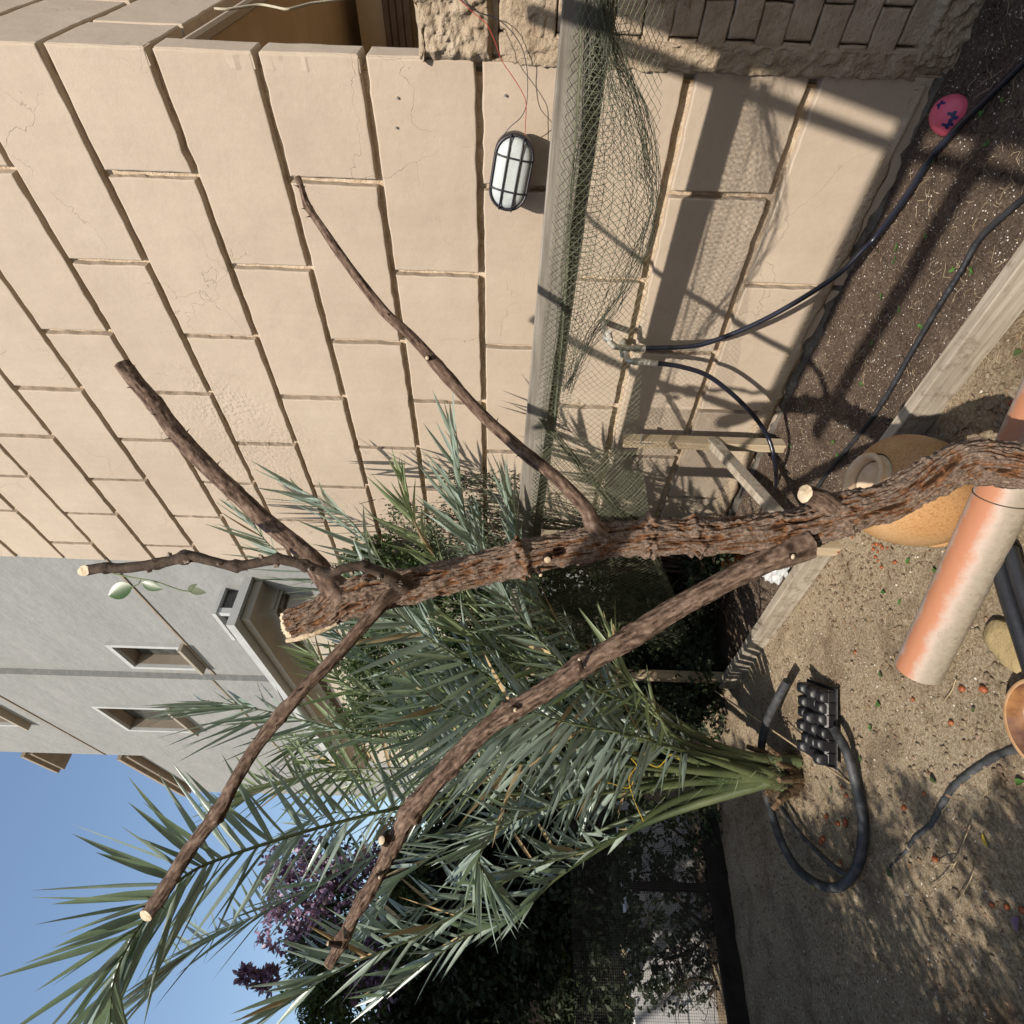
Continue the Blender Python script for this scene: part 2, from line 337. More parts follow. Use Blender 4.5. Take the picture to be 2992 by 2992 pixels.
M_TC2 = mat('raw_clay_rim', (.46, .25, .11), .6, .3, var=(.56, .36, .2), vscale=20)
M_TC = mat('clay_pot', (.50, .17, .06), .8, .2, var=(.6, .24, .1), vscale=10)
def ball_x(c):
    col = c['ramp'](c['noise'](30, 5), [(.3, (.60, .085, .15)), (.7, (.70, .125, .20))]); return dict(col=col)
M_BL = mat('pink_rubber', (.62, .06, .1), .5, .4, bump=.2, bscale=60, extra=ball_x)
M_BF = mat('navy_print', (.018, .022, .10), .5, .4)
M_PD = mat('red_brown_pod', (.20, .045, .015), .45, .4, var=(.38, .12, .04), vscale=60)
M_PB = mat('pale_pebble', (.42, .37, .30), .9, .1, var=(.62, .57, .50), vscale=40)
M_DB = mat('brown_pebble', (.14, .09, .06), .9, .1, var=(.28, .2, .14), vscale=40)
M_PR = mat('perlite', (.66, .62, .56), .9, .1)
M_BAG = mat('white_plastic_bag', (.62, .63, .64), .35, .5, bump=.6, bscale=30, transl=.2)
M_ST = mat('sandstone_slab', (.30, .22, .11), .95, .1, var=(.42, .33, .18), vscale=8, bump=.8, bscale=30)
def gray_x(c):
    N = c['N']; mp = N.nodes.new('ShaderNodeMapping'); mp.inputs['Scale'].default_value = (1, .5, 2.2); N.links.new(c['tc'].outputs['Object'], mp.inputs[0])
    col = c['ramp'](c['noise'](1.3, 6, .65, mp.outputs[0]), [(.3, (.225, .228, .222)), (.7, (.29, .292, .285))]); 
    col = c['mix'](.35, col, c['ramp'](c['noise'](7, 6, .7, mp.outputs[0]), [(.3, (.18, .185, .18)), (.7, (.34, .345, .335))])); return dict(col=col)
M_GB = mat('grey_render', (.4, .4, .38), .95, .1, bump=.5, bscale=9, extra=gray_x, bdist=.03)
M_GT = mat('white_trim', (.38, .39, .385), .85, .2, var=(.45, .46, .45), vscale=4)
M_GS = mat('grey_beige_soffit', (.30, .27, .22), .9, .1, var=(.38, .34, .28), vscale=2)
M_GI = mat('taupe_reveal', (.24, .20, .155), .9, .1, var=(.30, .25, .2), vscale=3)
M_GG = mat('dark_glass', (.03, .035, .035), .12, .6, var=(.08, .085, .08), vscale=5)
M_NB = mat('brown_render', (.30, .22, .15), .95, .1, var=(.36, .27, .19), vscale=2)
M_WW = mat('white_garden_wall', (.74, .73, .72), .9, .1, var=(.80, .79, .78), vscale=3, bump=.3, bscale=20)
M_FD = mat('dark_board', (.02, .016, .014), .9, .1, var=(.035, .03, .026), vscale=8, bump=.5, bscale=40)
M_WIRE = mat('fence_wire', (.10, .09, .09), .6, .3, metal=.3)
M_YS = mat('yellow_string', (.55, .36, .03), .7, .2)
M_PNT = mat('shade_board_timber', (.30, .25, .19), .85, .2, var=(.4, .34, .27), vscale=6)  # for the added overhead shadow casters
# ------------------------------------------------------------------ ground
def fbm(x, y, s, o=4): return mn.fractal(Vector((x*s, y*s, 3.7)), 1.0, 2.0, o)
def path_z(x, y): return -.075 - .008*y + .014*fbm(x, y, 1.3, 4) + .011*fbm(x+9, y, 6, 4) + .004*fbm(x+2, y, 22, 3)
def bed_z(x, y): return .006 - .034*max(y, 0) + .012*fbm(x, y, 2.5, 4) + .008*fbm(x+5, y, 14, 4) + (.02*max(0, 1+x/.12) if x > -.12 else 0)
def sheet(name, xs, ys, zf, m, label=None):
    mb = MB(); nx, ny = len(xs), len(ys)
    v = [(x, y, zf(x, y)) for y in ys for x in xs]
    mb.add(v, [(j*nx+i, j*nx+i+1, (j+1)*nx+i+1, (j+1)*nx+i) for j in range(ny-1) for i in range(nx-1)])
    o = mb.build(name, m); o['kind'] = 'structure'; return o
xs = [-300, -60, -20, -9, -6] + list(np.arange(-4.5, -.82, .022)) + [-.80, -.4, .5, 3, 20, 60, 300]
ys = [-300, -60, -20, -6, -3, -1.5] + list(np.arange(-.6, 5.2, .024)) + [5.5, 6.2, 7.5, 10, 20, 60, 300]
sheet('ground', xs, ys, lambda x, y: path_z(x, y) if -4.6 < x < -.79 and -.7 < y < 5.2 else (-.16 if x > -.8 else -.10), M_SA)
sheet('garden_bed_soil', list(np.arange(-.79, .07, .017)), list(np.arange(-.75, 5.5, .022)), bed_z, M_SO)
# ------------------------------------------------------------------ plastered house
JZ = 1.5 + 1.25*np.array([-1.18, -.832, -.478, -.178, .122, .447, .746, 1.04, 1.34, 1.626, 1.911, 2.218, 2.524, 2.789, 3.09, 3.39, 3.69, 3.99])
YE = 3.253; D = .038; HW = .0125
def HG(r): return .022 if r in (1, 2) else .0135     # half width of the level joints; the lowest two are the widest
house = thing('plastered_house', 'beige plastered house with big scored blocks and an open window at its corner', 'house')
bk = MB()
box(bk, (D+.06, YE/2+.02, 3.2), (.12, YE-.06, 6.6)); 
bk.build('joint_backing', M_GR, house)
def slabface(mb, org, U, V, N, u0_, u1, v0, v1, depth, jit, bevel=.0035, step=.03, seedv=0, low_ragged=0):
    """one proud plaster block: front sheet with worn edges and side walls"""
    nu = max(6, int((u1-u0_)/step)+2); nv = max(6, int((v1-v0)/step)+2); nu = min(nu, 30); nv = min(nv, 16)
    U, V, N, org = Vector(U), Vector(V), Vector(N), Vector(org); v = []; 
    e_ = .004; LU = [u0_, u0_+e_] + list(np.linspace(u0_+2*e_, u1-2*e_, nu-3)) + [u1-e_, u1]; LV = [v0, v0+e_] + list(np.linspace(v0+2*e_, v1-2*e_, nv-3)) + [v1-e_, v1]
    def j(a, b, k): return jit*(mn.noise(Vector((a*14+seedv*3.1, b*14, k)))*1.1 + .6*mn.noise(Vector((a*50, b*50+seedv, k))) + .5*max(0, mn.noise(Vector((a*23, b*23+seedv, k+4)))-.25)*4)
    for jv in range(nv+1):
        for iu in range(nu+1):
            a = LU[iu]; b = LV[jv]; da = db = 0; dn = 0
            if iu <= 2: da = j(u0_, b, 1)
            if iu >= nu-2: da = -abs(j(u1, b, 2))
            if jv <= 2: db = j(a, v0, 3) + (low_ragged*mn.fractal(Vector((a*7, 1.7, 0)), 1, 2, 5)*1.5 if low_ragged else 0)
            if jv >= nv-2: db = j(a, v1, 4)
            if iu in (0, nu) or jv in (0, nv): dn = -bevel
            bulge = .0030*mn.noise(Vector((a*3, b*3, 7)))+.0015*mn.noise(Vector((a*11, b*11, 9)))
            v.append(org + U*(a+da) + V*(b+db) + N*(depth+dn+bulge))
    W1 = nu+1
    f = [(jv*W1+iu, jv*W1+iu+1, (jv+1)*W1+iu+1, (jv+1)*W1+iu) for jv in range(nv) for iu in range(nu)]
    if U.cross(V).dot(N) < 0: f = [q[::-1] for q in f]
    ring = list(range(W1)) + [jv*W1+nu for jv in range(1, nv+1)] + [nv*W1+i for i in range(nu-1, -1, -1)] + [jv*W1 for jv in range(nv-1, 0, -1)]
    b0 = len(v)
    for k, q in enumerate(ring):
        p = v[q]; d = (p-org).dot(N); rgh = .006*mn.noise(p*40)
        v.append(p - N*(d+.012) + (U+V)*rgh)
    L = len(ring); s = []
    for k in range(L):
        q = (ring[k], b0+k, b0+(k+1) % L, ring[(k+1) % L]); s.append(q if U.cross(V).dot(N) > 0 else q[::-1])
    mb.add(v, f, True); mb.add([], [], True)
    base = len(mb.v)-len(v)
    mb.f.extend([tuple(i+base for i in q) for q in s]); mb.sm.extend([False]*len(s)); mb.mi.extend([0]*len(s))
joint = lambda n: .411 + .375*(n-1)
for r in range(len(JZ)-1):
    z0, z1 = JZ[r], JZ[r+1]
    # rows alternate; row r=1 (F..G) has odd joints
    odd = (r % 2 == 1) if r < 5 else (r % 2 == 1)
    rowtype = {0: 0, 1: 1, 2: 0, 3: 1, 4: 0, 5: 1, 6: 0, 7: 1, 8: 0, 9: 1, 10: 0, 11: 1, 12: 0, 13: 1, 14: 0, 15: 1, 16: 0}[r]
    js = [joint(n) for n in ((1, 3, 5, 7) if rowtype else (2, 4, 6, 8))]
    e = [0.0] + js + [YE]
    for k in range(len(e)-1):
        mb = MB(); a0 = e[k] + (HW if k else 0); a1 = e[k+1] - (HW if k < len(e)-2 else 0)
        if a1-a0 < .05: continue
        slabface(mb, (D, 0, 0), (0, 1, 0), (0, 0, 1), (-1, 0, 0), a0, a1, z0+(HG(r) if r else .0), z1-HG(r+1), D-.0015*((r*7+k*5) % 4), .0045, seedv=r*9+k, low_ragged=.035 if r == 0 else 0)
        mb.build('stucco_block', M_PL, house)
# return face beside the window (y = 0 plane, turned toward the camera), above the old brick wall
ZW1 = W(545, 128).z - .0; ZTOP = JZ[-1]
WX0, WX1, WZ0, WZ1 = .135, 1.25, 1.30, JZ[7]-.07
for r in range(4, len(JZ)-1):
    z0, z1 = JZ[r]+HG(r), JZ[r+1]-HG(r+1)
    opening = z1 < JZ[7]
    if opening: spans = [(.0045, WX0-.008)]
    else:
        c = [.0045, .335, 1.085, 1.835, 2.585, 3.335] if r % 2 else [.0045, .71, 1.46, 2.21, 2.96, 3.335]
        spans = [(c[i]+(HW if i else 0), c[i+1]-(HW if i < len(c)-2 else 0)) for i in range(len(c)-1)]
    for a0, a1 in spans:
        mb = MB(); slabface(mb, (0, D, 0), (1, 0, 0), (0, 0, 1), (0, -1, 0), a0, a1, z0, z1, D+.003, .004, bevel=.012 if opening else .006, seedv=r*5+a0, step=.025)
        mb.build('stucco_block', M_PL, house)
mb = MB(); RD = .62; WX1 = 2.55
box(mb, (D+.045, (D+RD)/2+.001, 3.2), (.085, RD-D-.002, 6.6)); mb.build('corner_pier', M_REV, house)
mb = MB(); box(mb, (3.2, (RD+D)/2, (WZ1+6.5)/2), (6.1, RD-D-.002, 6.5-WZ1)); mb.build('window_lintel', M_REV, house)
mb = MB(); box(mb, ((WX1+6.25)/2, (RD+D)/2, WZ1/2-.05), (6.25-WX1, RD-D-.004, WZ1-.11)); mb.build('window_jamb', M_REV, house)
mb = MB(); box(mb, (3.25, RD+.06, 3.2), (6.1, .115, 6.6)); mb.build('window_back_wall', M_REV, house)
mb = MB(); box(mb, (1.8, .025, WZ1+.008), (3.3, .045, .03), bev=.01); mb.build('window_head_lip', M_PL, house)
wf = MB(); zf = 2.42
for i in range(4): box(wf, (WX1-.03-.022*i, (D+RD)/2, zf-.05*i), (.05, RD-D-.01, .045), bev=.006)
box(wf, (WX1-.03, D+.05, zf-.75), (.05, .06, 1.1), bev=.005); box(wf, (WX1-.03, RD-.04, zf-.75), (.05, .06, 1.1), bev=.005)
fr = wf.build('window_frame', M_BR2, house)
wg = MB(); box(wg, (WX1-.012, (D+RD)/2, zf-.75), (.02, RD-D-.1, 1.1)); wg.build('window_pane', M_GG, fr)
# footing under the plaster
ft = MB(); n = 110; v = []
for i in range(n+1):
    y = -.02 + (YE+.0)*i/n
    g = bed_z(-.06, y)
    a = .018*mn.fractal(Vector((y*5, 2, 0)), 1, 2, 5)
    v += [(.06, y, g+.10), (.03+a*.5, y, g+.06+a), (.0+a*1.2, y, g+.012), (-.022+a*1.3, y, g-.05)]
ft.add(v, [(i*4+k, i*4+k+1, (i+1)*4+k+1, (i+1)*4+k) for i in range(n) for k in range(3)], False)
ft.build('concrete_footing', M_CN, house)
lp = MB()      # broken plaster lip hanging along the foot of the wall
n = 160; v = []
for i in range(n+1):
    y = .02 + (YE-.05)*i/n; g = bed_z(-.06, y); q = mn.fractal(Vector((y*4.5, 5, 0)), 1, 2, 5); q2 = mn.fractal(Vector((y*13, 9, 0)), 1, 2, 4)
    zt = JZ[0]+.055; zb = g+.062+.03*q+.01*q2
    if zb > zt-.01: zb = zt-.01
    v += [(.004, y, zt+.035), (-.006+.006*q2, y, zt), (-.012-.01*q, y, (zt+zb)/2), (-.004-.008*q2, y, zb), (.045, y, zb+.01)]
lp.add(v, [(i*5+k, i*5+k+1, (i+1)*5+k+1, (i+1)*5+k) for i in range(n) for k in range(4)], True)
lp.build('broken_plaster_lip', M_RP, house)
for sx, sy in ((1161, 285), (1158, 372), (1476, 278)):
    sc = MB(); p = W(sx, sy, 0); tube(sc, [p+Vector((.004, 0, 0)), p+Vector((-.008, 0, 0))], .0045, 6); sc.build('wall_plug', M_BRS, house)
# ------------------------------------------------------------------ old brick wall stub, toward the camera from the corner
bw = thing('brick_wall_stub', 'stub of bare brick wall smeared with plaster beside the pink ball', 'brick wall', (0, 0, 0))
cz = [.038+.0965*i for i in range(17)]
mb = MB(); box(mb, (.084, -.30, .82), (.128, .59, 1.72)); mb.build('mortar', M_DK, bw)
for i, z in enumerate(cz):
    off = (.07 if i % 2 else .17); y1 = -.012; k = 0
    while y1 > -.56:
        y0 = max(y1 - (off if k == 0 else .30), -.575)
        jx = .006*mn.noise(Vector((i*2.3, k*1.7, 0)))
        b = MB(); slabface(b, (.012, 0, 0), (0, 1, 0), (0, 0, 1), (-1, 0, 0), y0+.0025, y1-.0025, z+.002, z+.0938, .011+jx, .004, bevel=.004, seedv=i*7+k, step=.022)
        b.build('brick', M_BR, bw); y1 = y0; k += 1
def lump(name, y0, y1, z0, z1, amp, base, edge, seed, parent, m=M_RP, ny=46, nz=46):
    mb = MB(); v = []
    for j in range(nz+1):
        for i in range(ny+1):
            a, b = i/ny, j/nz; y = y0+(y1-y0)*a; z = z0+(z1-z0)*b
            ed = min(a, 1-a, b, 1-b)/edge; ed = max(0, min(1, ed))
            q = mn.fractal(Vector((y*9+seed, z*9, 0)), .9, 2, 3); q2 = mn.fractal(Vector((y*32, z*32, seed)), .8, 2, 4)
            h = base*ed**.5 + amp*(q*.6 + q2*.7)*ed - (1-ed)*.02
            v.append((-h, y + .006*q2, z + .006*q))
    mb.add(v, [(j*(ny+1)+i, (j+1)*(ny+1)+i, (j+1)*(ny+1)+i+1, j*(ny+1)+i+1) for j in range(nz) for i in range(ny)], True)
    return mb.build(name, m, parent)
zt = W(1222, 60).z
lump('plaster_smear', -.60, .008, 1.60, zt+.01, .020, .032, .06, 3, bw, ny=90, nz=60)
lump('plaster_smear', -.075, .016, .02, 1.63, .012, .010, .10, 8, bw, ny=28, nz=150)
lump('plaster_smear', -.34, .002, -.02, .17, .022, .016, .12, 12, bw, ny=60, nz=40)
lump('plaster_smear', -.26, -.03, 1.40, 1.58, .008, .004, .2, 21, bw)
lump('plaster_smear', -.40, -.12, .93, 1.10, .012, .008, .25, 15, bw)
mb = MB(); ny, nx_ = 50, 16; v = []
for j in range(nx_+1):
    for i in range(ny+1):
        y = -.60+.608*i/ny; x = -.03+.18*j/nx_; q = mn.fractal(Vector((x*22, y*22, 5)), .8, 2, 5); v.append((x, y, zt-.012+.018*q))
mb.add(v, [(j*(ny+1)+i, j*(ny+1)+i+1, (j+1)*(ny+1)+i+1, (j+1)*(ny+1)+i) for j in range(nx_) for i in range(ny)], True); mb.build('broken_top', M_RP, bw)
mb = MB(); box(mb, (.03, -.004, .80), (.058, .007, 1.62)); mb.build('end_render', M_RP, bw)
# ------------------------------------------------------------------ wall lamp, wires, rope
c0 = W(1494, 506, -.105)
lamp = thing('bulkhead_lamp', 'black oval bulkhead lamp with white diffuser dangling by its wires from the plastered wall', 'wall lamp', c0)
LA = Vector((-.10, .985, .17)).normalized()          # long axis, hanging askew
LN = (Vector((-1, 0, .03)) - LA*Vector((-1, 0, .03)).dot(LA)).normalized(); LB = LA.cross(LN)
def lpt(a, b, n): return c0 + LA*a + LB*b + LN*n
def stadium(hl, r, m=14):
    out = []
    for s_ in (1, -1):
        for k in range(m+1):
            th = -math.pi/2 + math.pi*k/m
            out.append((s_*(hl-r) + s_*math.cos(th)*r, s_*math.sin(th)*r))
    return out
HL, HR = .132, .076
def ring_mesh(mb, secs, close=True, capend=False, capstart=False):
    n = len(secs[0]); v = [p for s_ in secs for p in s_]
    mb.add(v, [(i*n+k, i*n+(k+1) % n, (i+1)*n+(k+1) % n, (i+1)*n+k) for i in range(len(secs)-1) for k in range(n)], True)
    if capend: mb.add(secs[-1], [tuple(range(n))], True)
    if capstart: mb.add(secs[0], [tuple(range(n))[::-1]], True)
mb = MB()
ring_mesh(mb, [[lpt(a, b, nn) for a, b in stadium(HL-d, HR-d)] for d, nn in ((.012, -.045), (.004, -.043), (0, -.035), (0, .012), (.003, .018), (.010, .018), (.011, .006))], capstart=True)
mb.build('lamp_body', M_LMB, lamp)
mb = MB(); ring_mesh(mb, [[lpt(a, b, nn) for a, b in stadium(HL-d, HR-d)] for d, nn in ((.010, .004), (.012, .014), (.020, .024), (.034, .031), (.055, .034))], capend=True)
mb.build('diffuser', M_LMW, lamp)
for b in (-.024, .024):
    mb = MB(); L = [(-HL+.004, .016), (-HL+.02, .030), (-HL+.05, .0375), (HL-.05, .0375), (HL-.02, .030), (HL-.004, .016)]
    tube(mb, [lpt(a, b, nn) for a, nn in L], .0035, 6); mb.build('guard_bar', M_LMB, lamp)
for a in (-.056, .056):
    mb = MB(); tube(mb, [lpt(a, b, nn) for b, nn in ((-.073, .014), (-.055, .029), (-.03, .037), (.03, .037), (.055, .029), (.073, .014))], .0035, 6); mb.build('guard_bar', M_LMB, lamp)
def wire(name, pts, r, m, label, cat, n=60, seg=6):
    mb = MB(); tube(mb, spline(pts, n), r, seg); return tag(mb.build(name, m), label, cat)
ztile = lambda x, y: (1000+x*.5176, y*.5176)
wire('lamp_wire', [W(*ztile(*p), h) for p, h in (((600, -60), -.05), ((740, 70), -.055), ((810, 130), -.06), ((860, 230), -.065), ((900, 340), -.065), ((960, 430), -.07), ((1010, 510), -.075), ((1037, 580), -.08), ((1035, 680), -.085), ((1030, 785), -.09))], .0014, M_WR, 'thin red wire looping down to the bulkhead lamp', 'wire')
wire('lamp_wire', [W(*ztile(*p), h) for p, h in (((610, -60), -.05), ((740, 55), -.05), ((860, 100), -.04), ((940, 160), -.035), ((1010, 260), -.035), ((1040, 370), -.035), ((1047, 470), -.03), ((1040, 590), -.05), ((1010, 660), -.12), ((950, 715), -.13), ((915, 760), -.11), ((903, 800), -.09))], .0014, M_WB, 'thin dark wire curling over the red one to the bulkhead lamp', 'wire')
wire('rope', [Vector((p[0], -.055, p[1])) for p in [((CP+ray(sx, sy)*((-.055-CP.y)/ray(sx, sy).y)).x, (CP+ray(sx, sy)*((-.055-CP.y)/ray(sx, sy).y)).z) for sx, sy in ((627, 25), (660, 27), (700, 22), (760, 14), (800, 20), (838, 27), (870, 20), (910, 10), (960, 3), (1040, -8))]], .0045, M_RO, 'cream rope strung across the open window at the house corner', 'rope')
# ------------------------------------------------------------------ garden frame of timber
fr = thing('raised_bed_enclosure', 'weathered timber frame with posts and top rail standing along the soil bed', 'timber frame', (-.85, 1.6, 0))
def bm(name, a, b, wd, ht, m=M_WD, up=(0, 0, 1)):
    mb = MB(); beam(mb, a, b, wd, ht, .003, up); return mb.build(name, m, fr)
bm('rail', (-.603, -.9, 1.345), (-.603, 3.2, 1.432), .042, .092, M_WR2)
bm('rail', (-.567, -.9, 1.287), (-.567, 3.2, 1.372), .030, .062, M_WR2)
bm('post', (-.845, 1.64, -.12), (-.845, 1.64, 1.335), .062, .062, M_WZ, (1, 0, 0))
bm('post', (-.845, 3.2, -.2), (-.845, 3.2, 1.36), .062, .062, M_WZ, (1, 0, 0))
bm('post', (-.115, 1.67, -.12), (-.115, 1.67, .86), .055, .062, M_WZ, (1, 0, 0))
bm('brace', (-.10, 1.66, .36), (-.83, 1.60, .10), .045, .062)
bm('edging_board', (-.805, -.8, -.026), (-.805, 1.60, -.034), .05, .115)
bm('edging_board', (-.845, 1.68, -.02), (-.90, 3.2, -.05), .05, .115)
bm('rail', (-.88, 3.235, 1.36), (-.02, 3.235, 1.36), .04, .08)
bm('post', (-.59, -.55, -.12), (-.59, -.55, 1.33), .06, .06, M_WZ, (1, 0, 0))
mb = MB(); box(mb, (-.135, 1.655, .735), (.03, .006, .07)); box(mb, (-.135, 1.63, .768), (.03, .05, .005)); mb.build('bracket', M_BRS, fr)
# ------------------------------------------------------------------ netting
def net(name, fn, nu, nv, r, m, label, style='diag', miss=0.0, cat='netting', parent=None):
    """threads of a net: fn(u, v) in 0..1 gives the point"""
    mb = MB(); V = []; F = []
    P = [[fn(i/nu, j/nv) for j in range(nv+1)] for i in range(nu+1)]
    segs = []
    for i in range(nu+1):
        for j in range(nv+1):
            if style == 'square':
                if i < nu: segs.append((P[i][j], P[i+1][j]))
                if j < nv: segs.append((P[i][j], P[i][j+1]))
            else:
                if i < nu and j < nv:
                    if (i+j) % 2 == 0: segs.append((P[i][j], P[i+1][j+1]))
                    else: segs.append((P[i+1][j], P[i][j+1]))
                    if style == 'tri' and j % 2 == 0 and i < nu: segs.append((P[i][j], P[i+1][j]))
    for a, b in segs:
        if miss and random.random() < miss: continue
        d = b-a
        if d.length < 1e-6: continue
        x = d.orthogonal().normalized()*r; y = d.normalized().cross(x); n0 = len(V)
        for p in (a, b):
            V += [p+x, p-x*.5+y*.87, p-x*.5-y*.87]
        F += [(n0, n0+1, n0+4, n0+3), (n0+1, n0+2, n0+5, n0+4), (n0+2, n0, n0+3, n0+5)]
    mb.add(V, F, False); o = mb.build(name, m)
    return o
XN = -.634
low = [(1947, -60), (1940, 100), (1926, 414), (1916, 569), (1895, 828), (1888, 1000), (1870, 1130), (1864, 1259), (1875, 1388), (1895, 1523), (1932, 1650), (1965, 1790), (2000, 1900), (2030, 2020)]
lw = [W(a, b, XN) for a, b in low]; lwy = [p.y for p in lw]; lwz = [p.z for p in lw]
def nb(y): return float(np.interp(y, lwy, lwz))
def front(y0, y1, dx, wav, ztop=1.385, k=1.0, seed=0):
    def f(u, v):
        y = y0+(y1-y0)*u; zb = nb(y); z = ztop+.012*y + (zb-ztop-.012*y)*v*k
        w_ = wav*math.sin(y*7+v*3+seed)*v + wav*.8*mn.noise(Vector((y*5, v*3, seed)))
        return Vector((XN-dx-.03*math.sin(math.pi*v)*k + w_, y + .012*mn.noise(Vector((y*9, v*5, seed+3))), z + .004*mn.noise(Vector((y*20, v*9, 1)))))
    return f
o = net('garden_net', front(-.45, 1.2, .0, .012, seed=1), 116, 28, .0008, M_NT, '', 'diag', .01)
tag(o, 'pale green diamond mesh netting draped below the timber rail at its right end', 'netting')
def seam(y):   # the drooping loose fold
    return float(np.interp(y, [p.y for p in SM], [p.z for p in SM]))
SM = [W(a, b, XN-.02) for a, b in ((1760, -20), (1787, 103), (1880, 336), (1916, 543), (1880, 725), (1802, 880), (1725, 1000), (1660, 1130))]
def fold(seed, spread):
    def f(u, v):
        y = SM[0].y + (SM[-1].y-SM[0].y)*u; zs = seam(y); z = 1.345 + (zs-1.345)*(v**.45) + spread*.01*mn.noise(Vector((y*14, v*6, seed)))
        return Vector((XN-.015*seed - .03*math.sin(v*3)+.018*mn.noise(Vector((y*8, v*6, seed))), y+.02*mn.noise(Vector((y*7, v*5, seed+2))), z))
    return f
o = net('folded_net', fold(1, 1), 100, 17, .0009, M_ND, '', 'tri', .02); tag(o, 'darker bunched fold of netting sagging in a curve under the rail', 'netting')
o = net('folded_net', lambda u, v: fold(2, 1.6)(u*.33, .25+v*.75), 34, 11, .00065, M_ND, '', 'tri', .02); tag(o, 'second black layer of slack netting at the rail end nearest the brick stub', 'netting')
def wrap(u, v):
    y = -.5+1.85*u; a = -1.0+3.4*v
    pr = [(-.034, -.035), (-.037, -.055), (-.04, -.08), (-.038, -.105), (-.02, -.135)]
    s_ = v*4; i = min(int(s_), 3); s_ -= i; dx = pr[i][0]*(1-s_)+pr[i+1][0]*s_; dz = pr[i][1]*(1-s_)+pr[i+1][1]*s_
    return Vector((-.603+dx+.006*mn.noise(Vector((y*10, v*4, 0))), y, 1.372+.021*y+dz+.01*math.sin(y*8)*(1-v)))
o = net('rail_net', wrap, 120, 8, .0008, M_NT, '', 'square', .02); tag(o, 'light green square mesh stapled along the front of the timber rail', 'netting')
def left(seed, dx, k=1.0):
    def f(u, v):
        y = 1.22+1.98*u; zb = nb(y)-.01; zt = 1.36+.018*y; z = zt+(zb-zt)*v*k
        return Vector((XN-dx-.02*math.sin(v*3.1)+.012*mn.noise(Vector((y*6, v*4, seed))), y+.008*mn.noise(Vector((y*12, v*8, seed))), z))
    return f
o = net('shade_net', left(3, .004), 150, 52, .0012, M_NS, '', 'diag'); net2 = net('shade_net', left(9, .016), 110, 38, .0010, M_NS, '', 'diag'); tag(net2, 'inner doubled layer of the grey green shade net', 'netting'); tag(o, 'dense grey green shade net hung between the two front posts behind the pruned trunk', 'netting')
sr = MB(); SP = [W(a, b, XN-.03) for a, b in ((1585, 1225), (1640, 1290), (1720, 1390), (1790, 1470), (1850, 1545), (1920, 1640), (1985, 1800), (2030, 1960))]
for k in range(26):
    o3 = Vector((random.uniform(-.012, .012), random.uniform(-.014, .014), random.uniform(-.014, .014)))
    pts = [p + o3 + Vector((0, random.uniform(-.004, .004), random.uniform(-.006, .006))) for p in spline(SP, 40)]
    tube(sr, pts, .0012, 3, cap=False)
tag(sr.build('rolled_net_edge', M_NS), 'rolled grey green hem of shade net running diagonally behind the trunk', 'netting')
sr = MB()
for k in range(16):
    pts = [Vector((XN-.045+random.uniform(-.02, .02), p.y+random.uniform(-.01, .01), p.z+random.uniform(-.018, .03))) for p in spline(SM, 12)]
    tube(sr, spline(pts, 70), .0009, 3, cap=False)
tag(sr.build('net_hem', M_ND), 'dark gathered hem of the sagging net curving below the rail', 'netting')
sr = MB()
for k in range(7):
    pts = [W(a, b, XN-.01) + Vector((random.uniform(-.004, .004),)*3) for a, b in ((1700, -30), (1690, 250), (1672, 480), (1655, 800), (1640, 1000), (1618, 1240))]
    tube(sr, spline(pts, 40), .0011, 3, cap=False)
tag(sr.build('selvedge_string', M_NT), 'pale green selvedge cord of the netting stretched along the rail', 'cord')
# ------------------------------------------------------------------ tap, fitting and hoses
XF = -.17
tap = thing('garden_tap', 'old metal garden tap bound with white tape behind the netting', 'tap', W(1800, 1000, XF))
def seg(parent, name, pts, r, m, x=XF, n=10):
    mb = MB(); tube(mb, [W(a, b, x) if not isinstance(p_, Vector) else p_ for p_ in pts for a, b in [p_]], r, n); return mb.build(name, m, parent)
p1 = W(1785, 990, XF)
mb = MB(); tube(mb, [Vector((.0, p1.y+.02, p1.z+.02)), Vector((XF, p1.y, p1.z+.02)), p1], .017, 10); mb.build('pipe', M_BRS, tap)
seg(tap, 'elbow', [(1778, 968), (1782, 1000), (1800, 1015)], .015, M_WPT)
seg(tap, 'valve_body', [(1790, 1012), (1835, 1018), (1856, 1018)], .014, M_BRS)
seg(tap, 'handle', [(1815, 1018), (1818, 1042)], .009, M_WPT)
seg(tap, 'hose_clip', [(1852, 1018), (1885, 1018)], .016, M_BRS)
fit = thing('pipe_fitting', 'short metal pipe fitting with hose clip, beside the tap', 'pipe fitting', W(1880, 1060, XF))
p2 = W(1848, 1056, XF)
mb = MB(); tube(mb, [Vector((.0, p2.y, p2.z+.03)), Vector((XF-.0, p2.y, p2.z+.02)), p2], .015, 10); mb.build('pipe', M_BRS, fit)
seg(fit, 'socket', [(1850, 1056), (1878, 1057)], .018, M_BRS); seg(fit, 'nipple', [(1877, 1057), (1900, 1059)], .015, M_WPT)
seg(fit, 'hose_clip', [(1897, 1059), (1920, 1062)], .016, M_BRS)
def hose(name, pts, r, m, label, n=120, seg_=10, cat='hose', rad=None):
    mb = MB(); sp = spline(pts, n); tube(mb, sp, rad or r, seg_); return tag(mb.build(name, m), label, cat)
hp = [(1868, 1018, XF), (1992, 1014, XF), (2070, 1001, XF), (2200, 950, -.175), (2330, 880, -.165), (2450, 800, -.15), (2520, 731, -.13), (2560, 690, -.115)]
HPT = [W(*q) for q in hp] + [G(2650, 570, .025), G(2720, 460, .03), G(2800, 370, .022), G(2870, 300, .022), G(2992, 180, .02), G(3100, 60, .02)]
